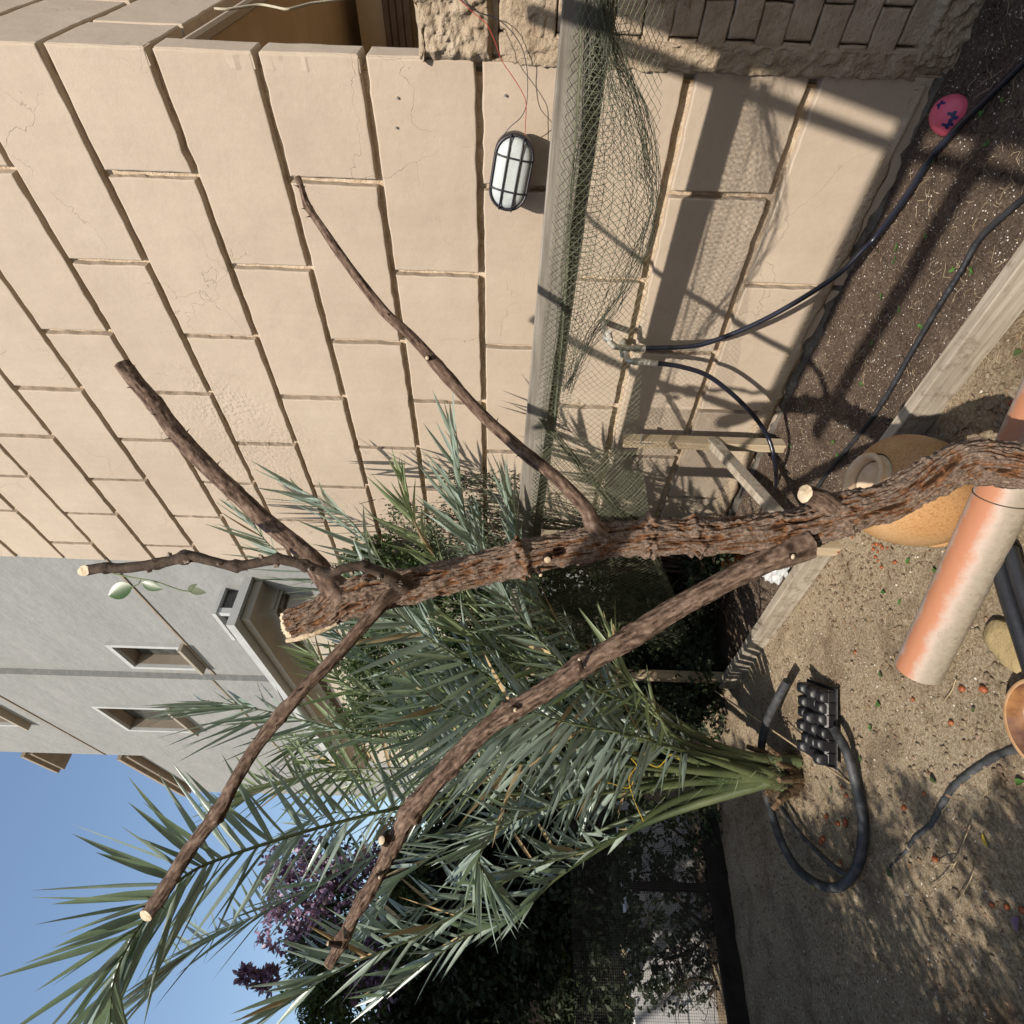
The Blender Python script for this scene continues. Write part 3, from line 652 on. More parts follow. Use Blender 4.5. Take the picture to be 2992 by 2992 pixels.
hose('garden_hose', HPT, .0115, M_HB, 'smooth black hose curving from the tap down along the wall foot to the ball')
hp = [(1905, 1060, XF), (1992, 1072, XF), (2080, 1105, -.19), (2180, 1190, -.22), (2240, 1270, -.26)]
hose('garden_hose', [W(*q) for q in hp] + [T(2263, 1345, 2.98), G(2268, 1415, -.05), G(2262, 1450, -.09)], .0115, M_HB, 'black hose arching from the pipe fitting into the soil by the timber post')
dp = [(3020, 560), (2870, 690), (2800, 800), (2730, 905), (2640, 1050), (2560, 1180), (2470, 1295), (2400, 1375), (2340, 1460), (2320, 1500)]
mb = MB(); sp = spline([G(a, b, .012) for a, b in dp], 160); sp = [Vector((p.x, p.y, .006-.034*max(p.y, 0)+.016)) for p in sp]
tube(mb, sp, [.0098 + (.002 if i % 22 == 0 else 0) + .0006*math.sin(i*1.9) for i in range(160)], 9)
tag(mb.build('soaker_hose', M_HS2), 'ribbed black soaker hose lying lengthwise on the dark soil bed', 'hose')
rg = [(2437, 2130, -.02), (2475, 2200, -.03), (2502, 2300, -.05), (2521, 2400, -.055), (2514, 2500, -.05), (2482, 2568, -.045), (2440, 2593, -.04), (2388, 2582, -.03), (2330, 2538, -.02), (2288, 2470, 0), (2262, 2400, .0), (2242, 2330, .01), (2225, 2250, .02), (2225, 2180, .03), (2240, 2110, .03), (2275, 2035, .03), (2300, 1990, .02)]
hose('garden_hose', [G(a, b, z) for a, b, z in rg], .021, M_HS, 'thick black hose looped in a ring round the palm foot', 170, 12)
hose('garden_hose', [G(a, b, -.055) for a, b in ((2275, 2345), (2310, 2400), (2350, 2450), (2400, 2500), (2440, 2535), (2480, 2555), (2500, 2545))], .013, M_HS, 'inner strand of dusty black hose half buried inside the hose ring')
bp = [(3080, 2130), (2992, 2178), (2930, 2200), (2860, 2240), (2790, 2300), (2720, 2400), (2650, 2480), (2600, 2532)]
mb = MB(); sp = [Vector((p.x, p.y, path_z(p.x, p.y)-.003)) for p in spline([G(a, b, -.085) for a, b in bp], 90)]
tube(mb, sp, lerpl([.014, .014, .0135, .0135, .013, .012, .009, .006], 90), 9)
tag(mb.build('garden_hose', M_HS), 'dusty black hose half sunk in the sandy path, ending at a green leaf', 'hose')
# ------------------------------------------------------------------ long things on the path
A, B = G(2684, 1957, .012), G(2992, 1322, .03); dr = (B-A).normalized(); B = B + dr*.5
pv = thing('clay_pipe', 'terracotta coloured drain pipe lying on the path, dusty along its lower side', 'drain pipe', A)
def pvc(mb, a, b, r, nl, nn=40):
    ax = (b-a).normalized(); side = ax.cross(Vector((0, 0, 1))).normalized(); up = side.cross(ax); H = []
    secs = []
    for i in range(nl+1):
        p = a + (b-a)*i/nl; secs.append([p + (side*math.cos(2*math.pi*k/nn)+up*math.sin(2*math.pi*k/nn))*r for k in range(nn)])
    ring_mesh(mb, secs)
    inner = [[p + (q-p)*0 + (a-p)*0 for q in s_ for p in [q]] for s_ in secs[:2]]
    return side, up
RP = .073
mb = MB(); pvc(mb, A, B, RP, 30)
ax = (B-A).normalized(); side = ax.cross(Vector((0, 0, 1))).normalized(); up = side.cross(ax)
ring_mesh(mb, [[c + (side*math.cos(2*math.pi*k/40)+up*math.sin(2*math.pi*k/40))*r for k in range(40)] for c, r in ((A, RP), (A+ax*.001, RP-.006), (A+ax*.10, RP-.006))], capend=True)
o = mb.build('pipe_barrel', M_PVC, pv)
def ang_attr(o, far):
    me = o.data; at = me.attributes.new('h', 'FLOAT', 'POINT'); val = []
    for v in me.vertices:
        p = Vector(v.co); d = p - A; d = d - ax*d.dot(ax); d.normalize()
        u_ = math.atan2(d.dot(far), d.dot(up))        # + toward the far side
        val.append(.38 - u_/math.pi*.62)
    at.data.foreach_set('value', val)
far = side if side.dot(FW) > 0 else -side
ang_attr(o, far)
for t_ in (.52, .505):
    mb = MB(); c = A+ax*(t_*(B-A).length); ring_mesh(mb, [[c+ax*dx + (side*math.cos(2*math.pi*k/40)+up*math.sin(2*math.pi*k/40))*r for k in range(40)] for dx, r in ((-.002, RP), (-.001, RP+.0025), (.001, RP+.0025), (.002, RP))])
    if t_ == .52: mb.build('wire_tie', M_BK3, pv)
for k, (a_, b_) in enumerate((((2905, 1600), (2992, 1880)), ((2950, 1600), (3010, 1790)))):
    pA, pB = G(*a_, -.035), G(*b_, -.035); mb = MB(); tube(mb, [pA, (pA+pB)/2+Vector((0, 0, .004)), pB + (pB-pA)*.3], .024 if k == 0 else .02, 12)
    tag(mb.build('black_pipe', M_BP), ['glossy black plastic pipe in front of the clay coloured drain pipe', 'second black pipe lying tight behind the glossy one, at the photo edge'][k], 'pipe')
sp_ = G(2955, 1885, -.07); mb = MB(); v = []; ring = []
for k in range(26):
    th = 2*math.pi*k/26; r = .075*(1+.22*math.sin(2*th+1)+.18*mn.noise(Vector((math.cos(th)*2, math.sin(th)*2, 1))))
    ring.append((r*math.cos(th), r*math.sin(th)))
ring_mesh(mb, [[sp_+Vector((a*s_, b*s_, z)) for a, b in ring] for s_, z in ((1, -.03), (1, .008), (.94, .018), (.6, .021))], capend=True)
tag(mb.build('stone', M_ST), 'flat yellowish sandstone slab next to the black pipe', 'stone')
# jar
jb = G(2806, 1478, -.075); jm = min((T(2512, 1392, t_/100) for t_ in range(170, 240)), key=lambda p: abs((p-jb).length-.392)+.8*(Vector((p.x-jb.x, p.y-jb.y, 0))).length)
jar = thing('stoneware_jar', 'rounded ochre stoneware jar with a narrow mouth, standing behind the pruned trunk', 'jar', jb)
ja = (jm-jb).normalized(); R_ = Matrix.Translation(jb) @ Vector((0, 0, 1)).rotation_difference(ja).to_matrix().to_4x4() @ Matrix.Scale((jm-jb).length/.392, 4)
prof = [(.0, .0), (.12, 0), (.135, .012), (.152, .04), (.160, .058), (.166, .064), (.166, .070), (.160, .076), (.174, .11), (.184, .16), (.188, .21), (.184, .26), (.168, .305), (.135, .338), (.092, .352)]
sp2 = spline([(r, 0, z) for r, z in prof[5:]], 36)
mb = MB(); lathe(mb, prof[:5] + [(p.x, p.z) for p in sp2], 56, R_); mb.build('jar_body', M_JR, jar)
mb = MB(); lathe(mb, [(.088, .348), (.084, .356), (.083, .372), (.087, .380), (.085, .386), (.074, .388), (.068, .380), (.066, .35), (.08, .33), (.08, .30)], 48, R_)
lathe(mb, [(.062, .352), (.05, .349), (.02, .347), (.0005, .347)], 40, R_); mb.build('jar_mouth', M_JR2, jar)
# glazed bowl at the lower edge
gb = G(3062, 2122, -.03); gb.z = -.085
dish = thing('glazed_dish', 'shiny brown glazed dish cut off by the photo edge on the path', 'dish', gb)
mb = MB(); lathe(mb, [(.0, .0), (.07, .0), (.105, .018), (.124, .045), (.133, .062), (.130, .067), (.120, .066)], 56, Matrix.Translation(gb)); mb.build('dish_rim', M_TC2, dish)
mb = MB(); lathe(mb, [(.122, .066), (.116, .056), (.105, .030), (.085, .014), (.05, .008), (0, .007)], 56, Matrix.Translation(gb)); mb.build('glazed_well', M_GL, dish)
# clay pot in the shade
cp = Vector((-.35, 2.55, -.08)); mb = MB(); lathe(mb, [(0, .0), (.07, 0), (.105, .16), (.118, .165), (.12, .2), (.108, .2), (.1, .165), (.07, .03), (0, .03)], 32, Matrix.Translation(cp))
tag(mb.build('clay_pot', M_TC), 'orange clay flowerpot in deep shade behind the shade net', 'flowerpot')
# ball
bc = T(2780, 338, 1.95); bc = Vector((bc.x, bc.y, bc.z))
ball = thing('beach_ball', 'pink rubber ball printed with navy butterflies, slightly squashed at the wall foot', 'ball', bc)
e1 = (RT*.62 + UPP*.78).normalized(); e3 = FW; e2 = e1.cross(e3)
def ellp(d): return bc + e1*(d.dot(e1)*.070) + e2*(d.dot(e2)*.057) + e3*(d.dot(e3)*.060)
mb = MB(); nn, mm = 36, 24; v = []
for i in range(mm+1):
    ph = math.pi*i/mm
    for k in range(nn):
        th = 2*math.pi*k/nn; v.append(ellp(Vector((math.sin(ph)*math.cos(th), math.sin(ph)*math.sin(th), math.cos(ph)))))
mb.add(v, [(i*nn+k, (i+1)*nn+k, (i+1)*nn+(k+1) % nn, i*nn+(k+1) % nn) for i in range(mm) for k in range(nn)]); mb.build('ball_skin', M_BL, ball)
def butterfly(cd, upd, s_, rot):
    cd = cd.normalized(); a = (upd-cd*upd.dot(cd)).normalized(); b = cd.cross(a)
    a, b = a*math.cos(rot)+b*math.sin(rot), b*math.cos(rot)-a*math.sin(rot)
    half = [(0, .38), (.15, .32), (.5, .8), (.95, .9), (1.0, .45), (.62, .05), (.8, -.2), (.7, -.7), (.35, -.75), (.12, -.35), (0, -.5)]
    out = [(x, y) for x, y in half] + [(-x, y) for x, y in reversed(half[1:-1])]
    mb = MB(); pts = [(cd + a*(y*s_) + b*(x*s_)).normalized() for x, y in out]; c_ = cd
    # fan from the centre keeps it on the curved skin
    m_ = len(pts); V = []
    for rg_ in range(7):
        V += [bc+(ellp((c_*(1-rg_/6)+p*(rg_/6)).normalized())-bc)*1.012 for p in pts]
    mb.add(V, [(a_*m_+i, a_*m_+(i+1) % m_, (a_+1)*m_+(i+1) % m_, (a_+1)*m_+i) for a_ in range(6) for i in range(m_)], True)
    mb.build('butterfly_print', M_BF, ball)
tocam = (CP-bc).normalized()
butterfly(tocam - UPP*.08 - RT*.05, UPP, .27, .5)
butterfly(tocam + UPP*.45 - RT*1.05, UPP, .26, -.5)
butterfly(tocam + UPP*.85 + RT*.9, UPP, .22, 1.5)
# seedling tray
ta, tb = G(2440, 2085, -.05), G(2440, 2238, -.05); tl = (tb-ta).normalized(); tw = Vector((0, 0, 1)).cross(tl); tw = tw if tw.dot(FW) > 0 else -tw
tl_len = (tb-ta).length*1.45; ta = ta - tl*tl_len*.30
tray = thing('seedling_tray', 'black plastic seedling tray lying upside down with its cell cups upward by the palm', 'seedling tray', ta)
tn = (Vector((0, 0, 1)) + tw*-.18 - tl*.05).normalized(); tw = (tw - tn*tw.dot(tn)).normalized()
nc, nr_ = 6, 3; cs = tl_len/nc
mb = MB(); beam(mb, ta - tl*.012 + tw*(cs*nr_/2), ta + tl*(tl_len+.012) + tw*(cs*nr_/2), cs*nr_+.03, .004, .001, tn); mb.build('tray_rim', M_TR, tray)
mb = MB(); box(mb, ta + tl*(tl_len/2) + tw*(cs*nr_/2) + tn*.022, (tl_len*.985, cs*nr_*.98, .044), Matrix((tl, tw, tn)).transposed(), .012)
for k in range(nc+1): box(mb, ta + tl*(cs*k) + tw*.002 + tn*.02, (.006, .012, .036), Matrix((tl, tw, tn)).transposed(), .002)
mb.build('tray_side', M_TR, tray)
for i in range(nc):
    for j in range(nr_):
        c = ta + tl*cs*(i+.5+random.uniform(-.05, .05)) + tw*cs*(j+.5); mb = MB(); secs = []; tn_ = (tn + tl*random.uniform(-.2, .2) + tw*random.uniform(-.2, .2))*random.uniform(.75, 1.12)
        for s_, h_, rd in ((.50, 0, 9), (.498, .008, 8), (.47, .050, 5), (.42, .066, 4), (.25, .074, 3)):
            secs.append([c + tl*(cs*s_*math.copysign(abs(math.cos(t2))**(2/rd), math.cos(t2))) + tw*(cs*s_*math.copysign(abs(math.sin(t2))**(2/rd), math.sin(t2))) + (tn_ if h_ > .01 else tn)*h_ for t2 in [2*math.pi*k/16+.2 for k in range(16)]])
        ring_mesh(mb, secs, capend=True); mb.build('cell_cup', M_TR, tray)
mb = MB(); a = G(2490, 2292, -.08); b = T(2088, 2018, 3.75); tube(mb, [a + (b-a)*i/10 for i in range(-1, 11)], .0048, 7)
tag(mb.build('cane', M_DRY), 'thin pale cane leaning over the upturned seedling tray', 'cane')
# crumpled bag
bg_ = Vector((-.72, 2.0, .02)); mb = MB(); v = []
for i in range(19):
    for k in range(26):
        ph = math.pi*i/18; th = 2*math.pi*k/26; d = Vector((math.sin(ph)*math.cos(th), math.sin(ph)*math.sin(th), math.cos(ph)))
        q = 1+.5*mn.fractal(d*2.3, .7, 2.2, 4); v.append(bg_ + Vector((d.x*.06*q, d.y*.11*q, d.z*.05*q)))
mb.add(v, [(i*26+k, (i+1)*26+k, (i+1)*26+(k+1) % 26, i*26+(k+1) % 26) for i in range(18) for k in range(26)], False)
tag(mb.build('plastic_bag', M_BAG), 'crumpled white plastic bag tucked behind the edging board', 'plastic bag')
# ------------------------------------------------------------------ the pruned tree
tree = thing('pruned_tree', 'pruned foreground tree with shaggy brown trunk and sawn off branches', 'tree', T(2992, 1362, 1.42))
def flare(L, a=1.55, b=1.22): return [(L[0][0], L[0][1], L[0][2]*a, L[0][3]), (L[1][0], L[1][1], L[1][2]*b, L[1][3])] + list(L[2:])
def pathpts(L): return [T(a, b, t) for a, b, w_, t in L], [w_/2/PXM*t for a, b, w_, t in L]
def bark_tube(name, L, n_len, n_rad, amp, m, fs, fz, knots=(), parent=tree, cap_end=True, seed=0, smooth_amp=0.0, tilt=None):
    P, R = pathpts(L); n_pts = spline(P, n_len); R = lerpl(R, n_len)
    ln = 0; S_ = [0]
    for i in range(1, n_len): ln += (n_pts[i]-n_pts[i-1]).length; S_.append(ln)
    hv = []
    kn = [(k[0]*(n_len-1)/(len(L)-1), k[1], k[2]) for k in knots]
    def fn(i, th, p, r):
        s_ = S_[i]; tw_ = th + s_*1.2; cx, cy = math.cos(tw_), math.sin(tw_)
        wv = .35*mn.noise(Vector((cx, cy, s_*6+seed))); cx, cy = cx+wv, cy-wv; a = mn.noise(Vector((cx*fs+seed, cy*fs, s_*fz))); a2 = mn.noise(Vector((cx*fs*2.3, cy*fs*2.3+seed, s_*fz*2.2))); a3 = mn.noise(Vector((cx*fs*5, cy*fs*5, s_*fz*5+seed)))
        rg_ = 1-abs(a)*2.2; h = .50*rg_ + .38*(1-abs(a2)*2.2) + .42*a3
        h = max(0, min(1, h*.75+.1)); hv.append(h)
        d = amp*(h-.45)*min(1, r/.02)
        d += smooth_amp*mn.noise(Vector((cx*1.2, cy*1.2, s_*9+seed)))*r
        for kc, kw, ka in kn:
            g = math.exp(-((i-kc)/kw)**2); 
            if g > .02: d += ka*g*(.5+1.0*mn.noise(Vector((cx*2.2+kc, cy*2.2, s_*50))) + .5*mn.noise(Vector((cx*6, cy*6, s_*120))))
        return d
    mb = MB(); vs_ = tube(mb, n_pts, R, n_rad, cap=False, fn=fn)
    if tilt is not None:
        axe = (n_pts[-1]-n_pts[-2]).normalized(); nrm = (axe + tilt).normalized(); dn = max(.25, axe.dot(nrm))
        for rowi in range(n_len-8, n_len):
            wgt = ((rowi-(n_len-9))/8)**1.5; cc = n_pts[rowi]
            for q in range(n_rad):
                p = vs_[rowi*n_rad+q]; vs_[rowi*n_rad+q] = p - axe*((p-cc).dot(nrm)/dn)*wgt
        mb.v = [tuple(p) for p in vs_]
    o = mb.build(name, m, parent); at = o.data.attributes.new('h', 'FLOAT', 'POINT'); at.data.foreach_set('value', hv)
    end = vs_[-n_rad:]; c = sum(end, Vector())/n_rad; axv = (n_pts[-1]-n_pts[-2]).normalized()
    return o, n_pts, R, end, c, axv
def cutface(parent, end, c, axv, m=M_CUT, bulge=.004):
    n = len(end); mb = MB(); secs = [[c+(p-c)*s_*1.0 + axv*z for p in end] for s_, z in ((1.0, .0005), (.9, .002), (.45, bulge*.6), (.1, bulge))]
    ring_mesh(mb, secs, capend=True); mb.build('cut_face', m, parent)
TR = [(3150, 1352, 140, 1.34), (2992, 1362, 128, 1.38), (2900, 1352, 122, 1.39), (2820, 1350, 116, 1.40), (2740, 1386, 108, 1.41), (2665, 1424, 106, 1.42), (2590, 1466, 106, 1.43), (2460, 1502, 112, 1.44), (2350, 1544, 116, 1.45), (2250, 1558, 114, 1.45), (2120, 1565, 104, 1.45), (2000, 1567, 99, 1.45),
      (1906, 1570, 100, 1.45), (1776, 1580, 92, 1.45), (1595, 1616, 92, 1.45), (1517, 1632, 96, 1.45), (1362, 1674, 88, 1.45), (1207, 1711, 97, 1.45), (1100, 1728, 108, 1.45), (1000, 1758, 106, 1.45), (945, 1790, 92, 1.45), (885, 1812, 84, 1.45), (842, 1832, 84, 1.45)]
trunk, tp, tr_, end, c, axv = bark_tube('trunk', TR, 860, 170, .0185, M_BK, 3.0, 9.0, knots=((10.7, 7, .017), (12.1, 6, .017), (4.2, 10, .008), (14.9, 8, .020), (18.2, 11, .010), (16.5, 6, .006), (7.0, 11, .010), (2.5, 10, .008), (8.9, 6, .008), (13.3, 6, .008)), seed=3, tilt=-FW*1.15+UPP*.3)
cutface(trunk, end, c, axv)
# torn strip below the top cut
mb = MB(); q = [T(838, 1872, 1.44), T(880, 1862, 1.432), T(930, 1846, 1.43), T(985, 1822, 1.43)]; tube(mb, spline(q, 16), lerpl([.006, .009, .008, .004], 16), 7); mb.build('torn_bark_strip', M_CUT, trunk)
BR_ = {
 'a': ([(1750, 1556, 44, 1.44), (1735, 1540, 44, 1.43), (1709, 1483, 40, 1.43), (1621, 1393, 38, 1.44), (1518, 1311, 37, 1.46), (1388, 1191, 34, 1.48), (1218, 1000, 31, 1.50), (1119, 906, 29, 1.50), (1000, 752, 26, 1.50), (932, 652, 22, 1.5), (898, 600, 22, 1.5), (884, 560, 18, 1.5), (870, 520, 19, 1.5)], 170, 20, .0022, M_BK2),
 'b': ([(1015, 1765, 66, 1.44), (958, 1694, 58, 1.46), (880, 1606, 52, 1.49), (776, 1523, 50, 1.52), (699, 1450, 47, 1.54), (621, 1378, 48, 1.55), (518, 1269, 50, 1.56), (452, 1178, 46, 1.57), (400, 1118, 46, 1.57), (360, 1066, 46, 1.57)], 170, 28, .003, M_BK2),
 'c': ([(1185, 1715, 30, 1.40), (1138, 1684, 28, 1.36), (1064, 1655, 27, 1.34), (1010, 1660, 27, 1.33), (958, 1673, 28, 1.33), (906, 1657, 27, 1.33), (828, 1635, 29, 1.33), (776, 1640, 27, 1.33), (688, 1653, 29, 1.33), (620, 1640, 28, 1.33), (554, 1627, 31, 1.33), (466, 1645, 28, 1.33), (362, 1660, 31, 1.33), (300, 1660, 30, 1.33), (245, 1668, 32, 1.33)], 220, 20, .002, M_BK3),
 'd': ([(1160, 1730, 44, 1.43), (1130, 1750, 40, 1.41), (1076, 1811, 38, 1.39), (973, 1926, 36, 1.37), (890, 2009, 36, 1.36), (819, 2092, 40, 1.36), (745, 2185, 37, 1.36), (683, 2290, 36, 1.36), (640, 2370, 42, 1.36), (559, 2474, 40, 1.36), (481, 2600, 44, 1.36), (425, 2676, 40, 1.36)], 200, 22, .0025, M_BK2),
 'e': ([(2345, 1585, 80, 1.43), (2302, 1611, 72, 1.42), (2225, 1645, 68, 1.42), (2095, 1712, 64, 1.43), (1992, 1768, 62, 1.44), (1828, 1870, 60, 1.46), (1699, 1947, 58, 1.48), (1595, 2018, 56, 1.50), (1502, 2074, 55, 1.52), (1414, 2134, 52, 1.54), (1311, 2240, 53, 1.56), (1207, 2365, 54, 1.58), (1155, 2458, 46, 1.60), (1103, 2561, 42, 1.61), (1041, 2665, 38, 1.62), (1000, 2750, 34, 1.63), (960, 2822, 30, 1.63)], 330, 40, .0042, M_BK2),
 'f': ([(2440, 1498, 60, 1.43), (2405, 1466, 56, 1.41), (2372, 1448, 54, 1.40), (2352, 1442, 55, 1.39)], 40, 40, .003, M_BK2)}
KN = {'a': ((5.5, 3, .004), (9.9, 3, .004), (3.6, 3, .002)), 'b': ((7.0, 3, .004), (4.2, 3, .003)), 'c': ((2.0, 3, .006), (5.2, 3, .006), (6.3, 3, .007), (8.0, 3, .006), (10.2, 3, .007), (11.0, 3, .005), (12.8, 3, .004)), 'd': ((4.9, 4, .006), (8.1, 4, .006), (9.2, 3, .003)),
      'e': ((4.9, 5, .007), (6.0, 5, .007), (8.1, 5, .008), (9.9, 5, .006), (11.0, 7, .010), (12.2, 5, .006), (13.6, 5, .007), (15.0, 5, .008)), 'f': ()}
lab = {'a': 'long slender branch reaching up toward the wall lamp', 'b': 'thick straight branch with a sawn end against the wall', 'c': 'dark knobbly branch with a leafy sprig', 'd': 'slender branch reaching toward the sky', 'e': 'longest and thickest low branch crossing the palm', 'f': 'short pale sawn stub low on the trunk'}
BO = {}
for k, (L, n_, nr2, amp, m) in BR_.items():
    L = flare(L) if k in 'abd' else (flare(L, 1.3, 1.15) if k in 'ef' else flare(L, 1.6, 1.4))
    o, P_, R2, end, c, axv = bark_tube('branch', L, n_, nr2, amp, m, 3.2, 13.0, knots=KN[k], seed=ord(k), smooth_amp=.12, tilt={'c': -FW*1.9, 'd': -FW*1.6, 'b': None, 'f': UPP*.6, 'e': -FW*.4, 'a': None}[k]); o['label'] = lab[k]
    cutface(o, end, c, axv); BO[k] = (o, P_, R2)
    # thorns
    if k in 'abde':
        mb = MB()
        for q in range(14 if k != 'e' else 18):
            i = random.randint(int(n_*.08), n_-8); t = (P_[i+1]-P_[i]).normalized(); d = t.orthogonal().normalized(); d = Matrix.Rotation(random.random()*6.28, 3, t) @ d
            b = P_[i] + d*R2[i]*.95; tube(mb, [b, b + (d+t*.35)*.006, b + (d+t*.2)*random.uniform(.010, .016)], [.0022, .0012, .0002], 5, cap=False)
        mb.build('thorns', m, o)['kind'] = 'stuff'
    if k == 'c':
        mb = MB()
        for q in range(16):
            i = 10 + int((n_-40)*q/16); t = (P_[i+1]-P_[i]).normalized(); d = t.orthogonal().normalized(); d = Matrix.Rotation(q*2.6, 3, t) @ d
            for z in range(3):
                dd = (d + Vector((random.uniform(-.6, .6), random.uniform(-.6, .6), random.uniform(-.6, .6)))).normalized(); b = P_[i] + d*R2[i]*.8
                tube(mb, [b, b+dd*.006, b+dd*.012], [.004, .0045, .0012], 6)
        mb.build('buds', mat('bud_scales', (.16, .12, .09), .9, .1, var=(.34, .29, .24), vscale=90), o)['kind'] = 'stuff'
def nub(parent, sx, sy, t, dx, dy, w_, L_=.02):
    a = T(sx-dx*.4, sy-dy*.4, t+.012); b = T(sx+dx, sy+dy, t-.004); r = w_/2/PXM*t*.8; mb = MB(); vs_ = tube(mb, [a, (a+b)/2, b], [r*1.5, r*1.15, r], 12); mb.build('pruned_stub', M_BK2, parent)
    e = vs_[-12:]; c = sum(e, Vector())/12; cutface(mb_last(parent), e, c, (b-a).normalized())
def mb_last(parent): return [o for o in COL.objects if o.parent == parent and o.name.startswith('pruned_stub')][-1]
for p, a in ((trunk, (1572, 1668, 1.40, 8, 12, 15)), (trunk, (2305, 1622, 1.385, 12, 4, 20)), (trunk, (1600, 1630, 1.375, 0, 6, 26)), (BO['e'][0], (1502, 2070, 1.48, 4, 4, 16)), (BO['e'][0], (1697, 1945, 1.43, -4, -18, 13)),
             (BO['e'][0], (985, 2760, 1.58, -26, -4, 17)), (BO['e'][0], (1125, 2455, 1.56, -10, 0, 30)), (BO['a'][0], (1252, 1046, 1.46, -4, 0, 14)), (BO['e'][0], (1104, 2560, 1.57, 5, 3, 12))):
    nub(p, *a)
mb = MB(); tube(mb, spline([T(1130, 1694, 1.38), T(1160, 1706, 1.35), T(1197, 1717, 1.34)], 10), .0022, 6); mb.build('twig', M_BK2, trunk)
# sprig of leaves on the dark branch
def leaf(mb, p, d, n, L_, w_, segs=6, cup=.15, droop=.1, mi=0):
    d = d.normalized(); s_ = d.cross(n).normalized(); n = s_.cross(d); v = []; 
    for i in range(segs+1):
        u = i/segs; ww = w_*math.sin(math.pi*(u**.85))**.8 if 0 < u < 1 else .0005
        c = p + d*(L_*u) - n*(droop*L_*u*u)
        v += [c - s_*ww*.5 + n*cup*ww, c, c + s_*ww*.5 + n*cup*ww]
    mb.add(v, [q for i in range(segs) for q in ((i*3, i*3+1, i*3+4, i*3+3), (i*3+1, i*3+2, i*3+5, i*3+4))], True, mi)
cb = BO['c'][0]; tt = 1.31
mb = MB(); tube(mb, spline([T(330, 1676, 1.33), T(400, 1690, tt), T(450, 1698, tt), T(520, 1722, tt), T(560, 1730, tt)], 20), .0016, 6); tube(mb, [T(412, 1692, tt), T(405, 1706, tt), T(385, 1716, tt)], .0014, 5); mb.build('sprig_stem', M_RA, cb)
for (a, b, dw) in (((388, 1714), (314, 1740), .040), ((415, 1700), (474, 1722), .026), ((550, 1722), (602, 1732), .018), ((548, 1724), (575, 1706), .012)):
    p, q = T(*a, tt), T(*b, tt); mb = MB(); leaf(mb, p, q-p, -FW+UPP*.3, (q-p).length, dw, 8, .12, .05); mb.build('leaf', M_SPR if dw > .02 else M_LG2, cb)
# ------------------------------------------------------------------ date palm
palm = thing('date_palm', 'young date palm clump with long feathery grey green fronds arching over the garden', 'palm', (-1.62, 2.66, -.1))
PB_ = (2300, 2258)
def leaflet_mesh(mb, p, d, side, nrm, L_, w_, droop, segs=5, twist=0):
    d = d.normalized(); v = []; g = Vector((0, 0, -1)); s_ = side
    s_ = (s_ - d*s_.dot(d)).normalized(); n = d.cross(s_)
    if n.dot(nrm) < 0: n = -n
    pos = p.copy(); dd = d.copy()
    for i in range(segs+1):
        u = i/segs; ww = w_*(.35+1.1*u if u < .3 else .68*(1-((u-.3)/.7))**.75+.0) if u < 1 else .0004
        ww = max(ww, .0004)
        v += [pos - s_*ww*.5 + n*ww*.22, pos - n*ww*.05, pos + s_*ww*.5 + n*ww*.22]
        dd = (dd + g*droop/segs).normalized(); pos = pos + dd*(L_/segs)
    mb.add(v, [q for i in range(segs) for q in ((i*3, i*3+1, i*3+4, i*3+3), (i*3+1, i*3+2, i*3+5, i*3+4))], True)
def frond(L, start, nleaf, Lmax, wid, solo, nbias=None, lm=M_PM, r0=.016, droop=.25, tipw=1.0, label=None, seedn=0, spread=1.0):
    rj = random.Random(seedn*7+1); L = [(L[0][0]+rj.uniform(-30, 40), L[0][1]+rj.uniform(-42, 42), L[0][2]+rj.uniform(-.05, .05))] + list(L[1:])
    pts = [T(a, b, t) for a, b, t in L]; n = 70; sp = spline(pts, n); rs = [.021*max(0, 1-i/n*2.6)**1.5 + r0*.62*(1-i/n)**.9+.0014 for i in range(n)]
    mb = MB(); tube(mb, sp, rs, 8); fo = mb.build('frond', M_RA if r0 < .015 else M_PT, palm)
    if label: fo['label'] = label
    joined = MB(); rr = random.Random(seedn*17+3)
    for q in range(nleaf):
        u = start + (1-start)*(q/(nleaf-1))*.995; i = min(int(u*(n-1)), n-2); p = sp[i]; t = (sp[i+1]-sp[i]).normalized()
        N_ = nbias if nbias is not None else Vector((0, 0, 1))
        sd = t.cross(N_).normalized(); nn_ = sd.cross(t)
        s_ = 1 if q % 2 else -1
        uu = (u-start)/(1-start); prof_ = (.55+1.5*uu if uu < .3 else 1.0 - .0*uu) if uu < .75 else 1-(uu-.75)*1.6*(1-.35*(tipw-1))
        ang = math.radians(64 - 27*uu + rr.uniform(-10, 10))*spread; lift = rr.uniform(-.15, .75)
        d = t*math.cos(ang) + (sd*s_*math.cos(lift) + nn_*math.sin(lift))*math.sin(ang)
        tgt = MB() if solo else joined
        roll_ = Matrix.Rotation(rr.gauss(0, .85), 3, d)
        leaflet_mesh(tgt, p, d, roll_ @ t.cross(d).cross(d), nn_, Lmax*prof_*rr.uniform(.86, 1.08), wid*1.38*rr.uniform(.8, 1.15), droop*rr.uniform(.05, .6))
        if solo: tgt.build('leaflet', lm, fo)
        elif rr.random() < .05:
            k_ = 10; joined.mi[-k_:] = [1]*k_
    if not solo: joined.build('leaflets', [lm, M_DLF], fo)['kind'] = 'stuff'
    return fo
B0 = (*PB_, 3.02)
